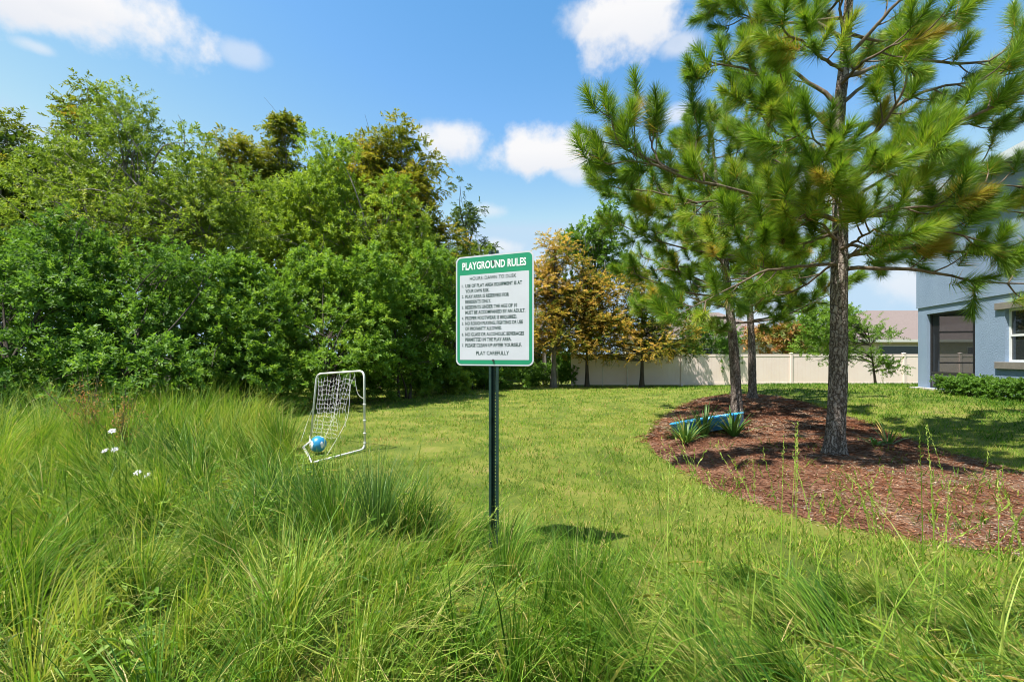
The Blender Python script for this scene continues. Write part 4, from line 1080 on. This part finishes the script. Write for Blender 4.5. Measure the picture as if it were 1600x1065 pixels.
build_small_pine('middle pine with dark trunk rising behind the blue pool', 1152, 646, 211, 1108, 175, 2.0, 2.5, .125, 34,
                 extra=([(1150, 330, 0), (1080, 320, -.3), (1010, 310, -.5), (950, 300, -.6)], [(1152, 400, 0), (1080, 390, -.2), (1010, 370, -.3), (960, 345, -.4)], [(1155, 470, 0), (1100, 440, .2), (1040, 420, .3), (1000, 430, .4)], [(1145, 300, 0), (1085, 250, .3), (1060, 215, .4)]))
build_small_pine('thinner leaning pine farthest back on the mulch bed', 1176, 622, 212, 1165, 262, 2.3, 2.1, .115, 26)


# ================================================================== PLANTS ON THE BED AND IN THE GRASS
def strap_plant(name, label, px, py, seed, n, L, Wd, group=None, dead=.06, th=(.15, 1.1)):
    g = np.random.default_rng(seed); x, y, _ = on_ground(px, py, .13); z = float(surf_z(x, y)[0])
    root = empty(name, (x, y, z), label, 'plant', group)
    half = 8
    for k in range(n):
        az = k * 2.399 + g.normal(0, .2); t0 = g.uniform(*th) * (1 - .3 * k / n); P = np.array([[math.cos(az) * .03, math.sin(az) * .03, -.01]])
        V, F, q = blades(P, np.array([az]), np.array([t0]), np.array([g.uniform(.2, 1.1)]), np.array([L * g.uniform(.65, 1.15)]), np.array([Wd * g.uniform(.8, 1.2)]), 4, face=np.array([az + math.pi / 2]), g=g)
        tt = 1.0 if g.uniform() < dead else float(np.clip(g.normal(.45, .2), 0, .9))
        link('leaf', make_mesh('leaf', V, F, np.full(len(V), tt)), M_yucca, root)
    return root


strap_plant('yucca', 'dense grey green yucca clump in front of the blue pool at left', 1072, 688, 301, 95, .56, .024, 'yuccas by the blue pool')
strap_plant('yucca', 'upright stiff yucca in the middle of the blue pool front', 1100, 683, 302, 60, .66, .026, 'yuccas by the blue pool', th=(.05, .7))
strap_plant('yucca', 'broad leaved dark yucca at the right end of the blue pool', 1146, 684, 303, 34, .60, .058, 'yuccas by the blue pool', th=(.2, 1.05))
strap_plant('yucca', 'small spiky yucca on the bed edge right of the big pine trunk', 1388, 690, 304, 22, .42, .03, 'small yuccas right of the big pine')
strap_plant('agave', 'flat grey rosette plant on the mulch near the big pine trunk', 1368, 696, 305, 14, .24, .05, 'small yuccas right of the big pine', th=(.7, 1.2))


def big_clump(name, label, px, py, seed, n, L, mat_, lean, spread=.45):
    g = np.random.default_rng(seed); x, y, z = on_ground(px, py)
    root = empty(name, (x, y, z), label, 'grass clump')
    az = g.uniform(0, 6.28, n); r = np.abs(g.normal(0, .10, n)); P = np.column_stack([np.cos(az) * r, np.sin(az) * r, np.full(n, -.02)])
    lx = np.cos(az) * spread + lean[0]; ly = np.sin(az) * spread + lean[1]; la = np.arctan2(ly, lx)
    V, F, q = blades(P, la, np.abs(g.normal(.12, .12, n)) + r, np.abs(g.normal(.4, .25, n)), L * g.uniform(.55, 1.2, n), g.uniform(.004, .007, n), 5, g=g)
    t = np.where(g.uniform(0, 1, n) < .05, 1, np.clip(g.normal(.42, .2, n), 0, .95))
    o = link('blades', make_mesh('blades', V, F, np.repeat(t, q)), mat_, root); o['kind'] = 'stuff'


big_clump('rush_clump', 'tall dark green rush clump in front of the soccer goal', 588, 835, 311, 420, .80, M_rush, (.0, 0))
big_clump('rush_clump', 'arching pale rush clump left of the dark one', 520, 850, 312, 420, .75, M_tall, (-.35, .1))
big_clump('grass_clump', 'loose grass clump at the foot of the sign post', 790, 905, 313, 260, .5, M_tall, (.1, 0))
big_clump('grass_clump', 'long bladed grass clump right of the sign shadow', 900, 1000, 314, 420, .62, M_tall, (.15, .05))
big_clump('grass_clump', 'arching dense grass clump at the back left of the goal', 440, 705, 315, 420, .85, M_tall, (.1, 0), .7)


big_clump('grass_tuft', 'soft pale grassy tuft in front of the blue pool between yuccas', 1122, 694, 316, 160, .26, M_tall, (.0, 0), .9)
big_clump('grass_tuft', 'low pale grassy tuft left of the yuccas at the bed edge', 1056, 690, 317, 140, .28, M_tall, (-.1, 0), .9)


def white_flower(px, py, Y, label, seed):
    g = np.random.default_rng(seed); c = at(px, py, Y); zb = float(gz(c[0], c[1])); root = empty('white_flower', (c[0], c[1], zb), label, 'flower', 'white flowers in the long grass')
    h = c[2] - zb; Mst = plain('flower stem', (.09, .16, .03), .6); Mp = plain('white petal', (.58, .56, .60), .6, 0, .08, 20); Mc = plain('flower centre', (.45, .42, .30), .7)
    tb = TB(); tb.add(spline([(0.03, 0, -.02), (.02, .01, h * .5), (0, 0, h)], 8), np.linspace(.004, .003, 8), 6); tb.build('stem', Mst, root)
    d = unit(np.array([g.normal(0, .2), -.5, .7])); u = unit(np.cross(d, [1, 0, 0])); v = np.cross(d, u)
    me = None
    for k in range(14):
        a = k / 14 * 6.283; D = u * math.cos(a) + v * math.sin(a); D = D * .9 + d * (.25 if k % 2 else .05)
        V, F = leaves(np.array([[0, 0, h]]) + D * .004, D[None], d[None], np.array([.034 * g.uniform(.8, 1.1)]), np.array([.014]), .1)
        link('petal', make_mesh('petal', V, F), Mp, root)
    m = bpy.data.meshes.new('centre'); bm = bmesh.new(); bmesh.ops.create_icosphere(bm, subdivisions=2, radius=.010); bm.to_mesh(m); bm.free(); link('centre', m, Mc, root, (0, 0, h + .003))


for i, (px, py, l) in enumerate(((175, 673, 'topmost white flower in the long grass at left'), (164, 704, 'left one of the two white flowers side by side under the topmost'), (179, 702, 'small right one of the two white flowers under the topmost'),
                                 (215, 738, 'left one of the two lowest white flowers in the grass'), (230, 742, 'right one of the two lowest white flowers in the grass'))):
    white_flower(px, py, 4.7 - .25 * (i > 2), l, 320 + i)


def weed(px, Y, h, seed, label):
    g = np.random.default_rng(seed); x, y = foot(px, Y); z = float(gz(x, y)); root = empty('tall_weed', (x, y, z), label, 'weed')
    tb = TB(); P = []; D = []
    for k in range(16):
        e = np.array([g.normal(0, .22), g.normal(0, .22), h * g.uniform(.7, 1.08)]); path = spline([(0, 0, 0), e * [.3, .3, .5], e], 8); tb.add(path, np.linspace(.005, .002, 8), 5)
        for q in range(60): s = g.uniform(.35, 1); i = int(s * 7); P.append(path[i] + g.normal(0, .035, 3)); D.append(g.normal(0, 1, 3) + [0, 0, .5])
    tb.build('stems', M_bark_twig, root)['kind'] = 'stuff'
    P = np.array(P); n = len(P); V, F = leaves(P, np.array(D), g.normal(0, .5, (n, 3)) + [0, 0, 1], g.uniform(.02, .05, n), g.uniform(.010, .02, n))
    o = link('foliage', make_mesh('foliage', V, F, np.repeat(np.clip(g.normal(.5, .3, n), 0, 1), 4)), M_weedred, root); o['kind'] = 'stuff'


weed(140, 6.4, 1.35, 331, 'tall reddish brown weed standing out of the long grass at left')
weed(190, 6.0, 1.05, 332, 'shorter rusty weed just right of the tallest reddish weed')


# ================================================================== SIGN
def rrect(x0, x1, z0, z1, r, n=8):
    P = []
    for cx, cz, a0 in ((x1 - r, z0 + r, -90), (x1 - r, z1 - r, 0), (x0 + r, z1 - r, 90), (x0 + r, z0 + r, 180)):
        for k in range(n + 1): a = R(a0 + 90 * k / n); P.append((cx + r * math.cos(a), cz + r * math.sin(a)))
    return P


def slab(poly, y0, y1):
    """flat plate in the local xz plane, front face at y0"""
    n = len(poly); V = [(x, y0, z) for x, z in poly] + [(x, y1, z) for x, z in poly]
    return MB().add(V, [tuple(range(n)), tuple(range(n, 2 * n))[::-1]] + [((i + 1) % n, i, n + i, n + (i + 1) % n) for i in range(n)])


def build_sign():
    Yc = 3.45; c = at(771, 484, Yc); Wd, H = .652, .846
    gx, gy = c[0], c[1]; zg = float(gz(gx, gy))
    root = empty('playground_sign', (gx, gy, zg), 'white and green playground rules sign on a dark green post', 'sign', rz=R(-23.2))
    zc = c[2] - zg
    Mwh = plain('white sign sheeting', (.50, .505, .55), .38, 0, .05, 5); Mgr = plain('green sign film', (.010, .235, .115), .38, 0, .08, 5)
    Mtx = plain('dark green lettering', (.010, .042, .032), .5, 0, .1); Mtw = plain('white lettering', (.80, .80, .80), .45, 0, .03); Mpost = plain('dark green post enamel', (.012, .034, .030), .35, 0, .35, 12, .15, 90)
    Mbolt = plain('steel bolt', (.10, .10, .10), .4, .8, .3)
    x0, x1, z0, z1 = -Wd / 2, Wd / 2, zc - H / 2, zc + H / 2
    slab(rrect(x0, x1, z0, z1, .045), 0, .003).build('panel', Mwh, root)
    slab(rrect(x0 + .012, x1 - .012, z0 + .012, z1 - .012, .036), -.0008, -.0001).build('border', Mgr, root)
    slab(rrect(x0 + .036, x1 - .036, z0 + .044, z1 - .145, .004, 2), -.0016, -.0009).build('face', Mwh, root)

    def text(s, left, right, frac, cap, m, name='lettering', dx=0, bold=.02):
        cu = bpy.data.curves.new('t', 'FONT'); cu.body = s; cu.align_x = 'LEFT'; cu.offset = bold; cu.resolution_u = 3; cu.space_character = 1.02
        o = bpy.data.objects.new('t', cu); COL.objects.link(o); dg = bpy.context.evaluated_depsgraph_get(); dg.update()
        me = bpy.data.meshes.new_from_object(o.evaluated_get(dg)); bpy.data.objects.remove(o); bpy.data.curves.remove(cu)
        n = len(me.vertices); V = np.zeros(n * 3, np.float32); me.vertices.foreach_get('co', V); V = V.reshape(-1, 3)
        a, b = V.min(0), V.max(0); sx = (right - left) * Wd / (b[0] - a[0]); sz = cap / .73
        X = x0 + left * Wd + (V[:, 0] - a[0]) * sx; Z = z1 - frac * H - cap / 2 + V[:, 1] * sz
        me.vertices.foreach_set('co', np.column_stack([X, np.full(n, -.0023), Z]).astype(np.float32).ravel()); me.update()
        me.materials.clear(); link(name, me, m, root)
    text('PLAYGROUND RULES', .09, .91, .088, .058, Mtw, 'heading', bold=.026)
    text('HOURS: DAWN TO DUSK', .19, .79, .205, .027, Mtx)
    rows = [('1.', 'USE OF PLAY AREA EQUIPMENT IS AT', .27, .86), ('', 'YOUR OWN RISK.', .318, .45), ('2.', 'PLAY AREA IS RESERVED FOR', .368, .70), ('', 'RESIDENTS ONLY.', .416, .47),
            ('3.', 'RESIDENTS UNDER THE AGE OF 10', .466, .80), ('', 'MUST BE ACCOMPANIED BY AN ADULT.', .514, .90), ('4.', 'PROPER FOOTWEAR IS REQUIRED.', .566, .80),
            ('5.', 'NO ROUGH PLAYING, FIGHTING OR USE', .614, .87), ('', 'OF PROFANITY ALLOWED.', .662, .61), ('6.', 'NO GLASS OR ALCOHOLIC BEVERAGES', .714, .885), ('', 'PERMITTED IN THE PLAY AREA.', .762, .73), ('7.', 'PLEASE CLEAN UP AFTER YOURSELF.', .814, .855)]
    for a, b, f, rgt in rows:
        if a: text(a, .082, .112, f, .022, Mtx, 'lettering', bold=.02)
        text(b, .130, rgt, f, .0265, Mtx, 'lettering', bold=.034)
    text('PLAY CAREFULLY', .275, .70, .885, .029, Mtx, bold=.02)
    # hat section post with a row of holes
    m = MB(); zt = z1 + .025; zb_ = -.35
    for s in (-1, 1):
        xa, xb = sorted((s * .041, s * .024)); m.box(xa, xb, .004, .008, zb_, zt)          # flange
        xa, xb = sorted((s * .024, s * .0205)); m.box(xa, xb, .0042, .036, zb_, zt)          # side
        xa, xb = sorted((s * .0204, s * .0045)); m.box(xa, xb, .032, .0358, zb_, zt)         # web beside the holes
    z = zb_; k = 0
    while z < zt - .03: m.box(-.0045, .0045, .0321, .0357, z, z + .016); z += .0254
    m.build('post', Mpost, root, bevel=.0008)
    for z in (z1 - .058, z0 + .042):
        b = MB(); b.add([(.009 * math.cos(i * R(60)), -.010, z + .009 * math.sin(i * R(60))) for i in range(6)] + [(.009 * math.cos(i * R(60)), -.0025, z + .009 * math.sin(i * R(60))) for i in range(6)], [tuple(range(6))] + [((i + 1) % 6, i, 6 + i, 6 + (i + 1) % 6) for i in range(6)]).build('bolt', Mbolt, root)


build_sign()


# ================================================================== GOAL, BALL, POOL, STAKE
def build_goal():
    Mp = plain('white enamel pipe', (.66, .64, .60), .4, 0, .15, 9); Mn = plain('white net cord', (.62, .61, .56), .8, 0, .1)
    Rf = np.array(on_ground(570, 704)); Lf = np.array(on_ground(485, 692))
    root = empty('soccer_goal', ((Rf + Lf) / 2), 'small white pipe soccer goal with torn net standing in grass', 'goal'); off = (Rf + Lf) / 2
    w = lambda px, py, Y: at(px, py, Y) - off
    Rf = Rf - off; Lf = Lf - off; YR = Rf[1] + off[1]; YL = Lf[1] + off[1]

    def rounded(P, rad, n=6):
        out = [P[0]]
        for a, b, c in zip(P[:-2], P[1:-1], P[2:]):
            u = unit(a - b); v = unit(c - b); s, e = b + u * rad, b + v * rad
            for k in range(n + 1): t = k / n; out.append((1 - t) ** 2 * s + 2 * t * (1 - t) * b + t * t * e)
        return np.array(out + [P[-1]])
    TR = w(569, 579, YR - .02); TL = w(495, 584, YL - .05)
    sag = (TR + TL) / 2 + np.array([0, 0, -.03])
    RB = np.array(on_ground(488, 726)) - off + [0, 0, .03]; LB = np.array(on_ground(474, 701)) - off + [0, 0, .03]
    up = np.array([0, 0, .03])
    m = MB(); P = rounded([Rf + up, TR, TL, Lf + up], .12)
    i = np.argmin(np.linalg.norm(P - (TR + TL) / 2, axis=1)); m.tube(P, .0165, 10); m.build('frame', Mp, root, True)
    MB().tube(rounded([Rf + up + [0, 0, .12], Rf + up, RB], .11), .016, 10).build('base_bar', Mp, root, True)
    MB().tube(rounded([Lf + up + [0, 0, .10], Lf + up, LB], .09), .016, 10).build('base_bar', Mp, root, True)
    MB().tube(np.array([LB, (LB + RB) / 2, RB]), .020, 10).build('rear_bar', Mp, root, True)
    # net: hangs in folds from the cross bar and is dragged down towards the rear bar
    g = np.random.default_rng(401); nu, nv = 12, 15
    U = np.linspace(.04, .80, nu); Vv = np.linspace(0, 1, nv); G = np.zeros((nv, nu, 3))
    for j, v in enumerate(Vv):
        for k, u in enumerate(U):
            top = TL + (TR - TL) * u + np.array([0, 0, -.035 - .05 * abs(math.sin(u * 14))])
            bot = TL + (TR - TL) * (.02 + u * .85) + ((Lf - TL) * (1 - u) + (Rf - TR) * u) * .86 + (LB - Lf) * .3
            G[j, k] = top + (bot - top) * v ** 1.25 + np.array([0, 0, -.10 * math.sin(v * 3.14)]) + g.normal(0, .007, 3) * min(1, v * 6)
            G[j, k, 0] -= .14 * math.sin(v * 3.14) * (u - .2)
    tb = TB(); rr = .0027
    for k in range(nu):
        e = nv if k % 3 == 0 else int(nv * g.uniform(.55, 1.0)); tb.add(spline(G[:e, k], e * 2), rr, 4)
    for j in range(1, nv):
        lim = nu if j < nv * .5 else int(nu * .75); s = spline(G[j, :lim], lim * 2).copy(); s[:, 2] -= .02 * np.abs(np.sin(np.arange(len(s)) * 1.57)); tb.add(s, rr, 4)
    tb.add(spline([TL + (TR - TL) * .8, (TR + Rf) / 2 + (TL - TR) * .14 + [0, 0, .3], (TR + Rf) / 2 + [0, 0, .18]], 10), rr * 1.3, 5)
    tb.add(spline([TL + (TR - TL) * .72, w(545, 640, YR), w(536, 668, YR - .1), w(510, 712, YR - .35)], 12), rr * 1.3, 5)
    tb.add(spline([TL + (TR - TL) * .5, w(524, 640, YR), w(505, 690, YR - .2)], 12), rr * 1.2, 5)
    tb.add(spline([(TL * .55 + Lf * .45), w(480, 660, YL), w(470, 690, YL - .2)], 10), rr * 1.2, 5)
    tb.build('net', Mn, root)['kind'] = 'stuff'
    clips = MB()
    for t in (.42, .62, .78, .9):
        c = TR + (Rf - TR) * t; MB().tube(np.array([c - [0, 0, .008], c + [0, 0, .008]]), .026, 10).build('net_clip', Mp, root, True)


build_goal()


def build_ball():
    x, y, z = on_ground(497, 709); r = .125
    def f(nt):
        tc = nt.nodes.new('ShaderNodeTexCoord'); v = nt.nodes.new('ShaderNodeTexVoronoi'); v.inputs['Scale'].default_value = 9.5; nt.links.new(tc.outputs['Object'], v.inputs['Vector'])
        h = nt.nodes.new('ShaderNodeSeparateColor'); nt.links.new(v.outputs['Color'], h.inputs[0])
        rp = ramp_node(nt, [(.0, (.02, .22, .42)), (.55, (.03, .30, .50)), (.64, (.72, .72, .70)), (1, (.75, .75, .72))]); rp.color_ramp.interpolation = 'CONSTANT'; nt.links.new(h.outputs[0], rp.inputs[0])
        b = pbsdf(nt, rp.outputs[0], .35, 0, .5); e = nt.nodes.new('ShaderNodeTexVoronoi'); e.feature = 'DISTANCE_TO_EDGE'; e.inputs['Scale'].default_value = 9.5; nt.links.new(tc.outputs['Object'], e.inputs['Vector'])
        bump(nt, b, e.outputs['Distance'], .5, .01); return b.outputs[0]
    me = bpy.data.meshes.new('ball'); bm = bmesh.new(); bmesh.ops.create_icosphere(bm, subdivisions=4, radius=r); bm.to_mesh(me); bm.free(); me.polygons.foreach_set('use_smooth', [True] * len(me.polygons))
    o = link('ball', me, mat('blue and white ball', f), None, (x, y, z + r + .03), (1.4, .4, 1.3)); tag(o, 'blue and white ball lying in the grass inside the goal', 'ball')


build_ball()


def build_pool():
    """a round plastic paddling pool lying tilted on the bed"""
    x, y, z = on_ground(1108, 672, .16); root = empty('paddling_pool', (x, y, z), 'blue plastic paddling pool tilted on the mulch behind the yuccas', 'pool')
    root.rotation_euler = (R(-10), R(-8), R(6))
    def f(nt):
        n = noise_node(nt, 7, 3, .5, 'Object', (1, 1, 2), 1.2); r = ramp_node(nt, [(.50, (.02, .22, .50)), (.60, (.05, .36, .62)), (.66, (.62, .70, .74))]); nt.links.new(n.outputs['Fac'], r.inputs[0])
        return pbsdf(nt, r.outputs[0], .3, 0, .5).outputs[0]
    Mp = mat('printed blue pool plastic', f); Mr = plain('light blue pool rim', (.05, .34, .60), .3, 0, .15, 9)
    n = 48; prof = [(.60, 0), (.63, .012), (.645, .08), (.655, .084), (.662, .15), (.668, .154), (.675, .215)]
    def ring(pr, nn=n):
        V = []
        for rr, zz in pr:
            for k in range(nn): a = 2 * math.pi * k / nn; q = rr * (1 + .012 * math.cos(a * 24)); V.append((q * math.cos(a), q * .62 * math.sin(a), zz))
        F = [(i * nn + k, i * nn + (k + 1) % nn, (i + 1) * nn + (k + 1) % nn, (i + 1) * nn + k) for i in range(len(pr) - 1) for k in range(nn)]
        return V, F
    V, F = ring(prof); V2, F2 = ring([(a - .006, b + .003) for a, b in prof]); m = MB(); m.add(V, F + [tuple(range(n))[::-1]]); m.add(V2, [f_[::-1] for f_ in F2] + [tuple(range(n))]); m.build('shell', Mp, root, True)
    a = np.linspace(0, 2 * np.pi, n + 1); tb = TB(); tb.add(np.column_stack([.682 * np.cos(a), .682 * .62 * np.sin(a), np.full(n + 1, .218)]), .015, 8); tb.build('rim', Mr, root)


build_pool()


def build_stake():
    x, y, z = on_ground(872, 604); Ms = plain('weathered bamboo', (.32, .34, .15), .7, 0, .2)
    tb = TB(); tb.add(spline([(0, 0, -.2), (-.02, 0, .7), (-.09, 0, 1.35)], 10), np.linspace(.028, .022, 10), 8)
    o = tb.build('garden_stake', Ms); o.location = (x, y, z); tag(o, 'thin pale stake leaning on the lawn near the fence end', 'stake')
    Mf = plain('white pvc pipe', (.66, .63, .56), .45)
    a = at(942, 600, 26.0); b = at(980, 600, 26.0); za = float(gz(a[0], 26)); h = 1.18
    o = MB().tube(np.array([(0, 0, -.1), (0, 0, h), (0.0, 0, h)])[:2], .03, 8)
    root = empty('pipe_frame', (a[0], 26.0, za), 'thin white pipe frame standing against the back fence', 'goal')
    w = b[0] - a[0]
    MB().tube(np.array([(0, 0, -.1), (0, 0, h)]), .022, 8).build('upright', Mf, root, True); MB().tube(np.array([(w, 0, -.1), (w, 0, h)]), .022, 8).build('upright', Mf, root, True); MB().tube(np.array([(0, 0, h), (w, 0, h)]), .0225, 8).build('crossbar', Mf, root, True)


build_stake()
print('TRIS', sum(len(m.loops) - 2 * len(m.polygons) for m in bpy.data.meshes))
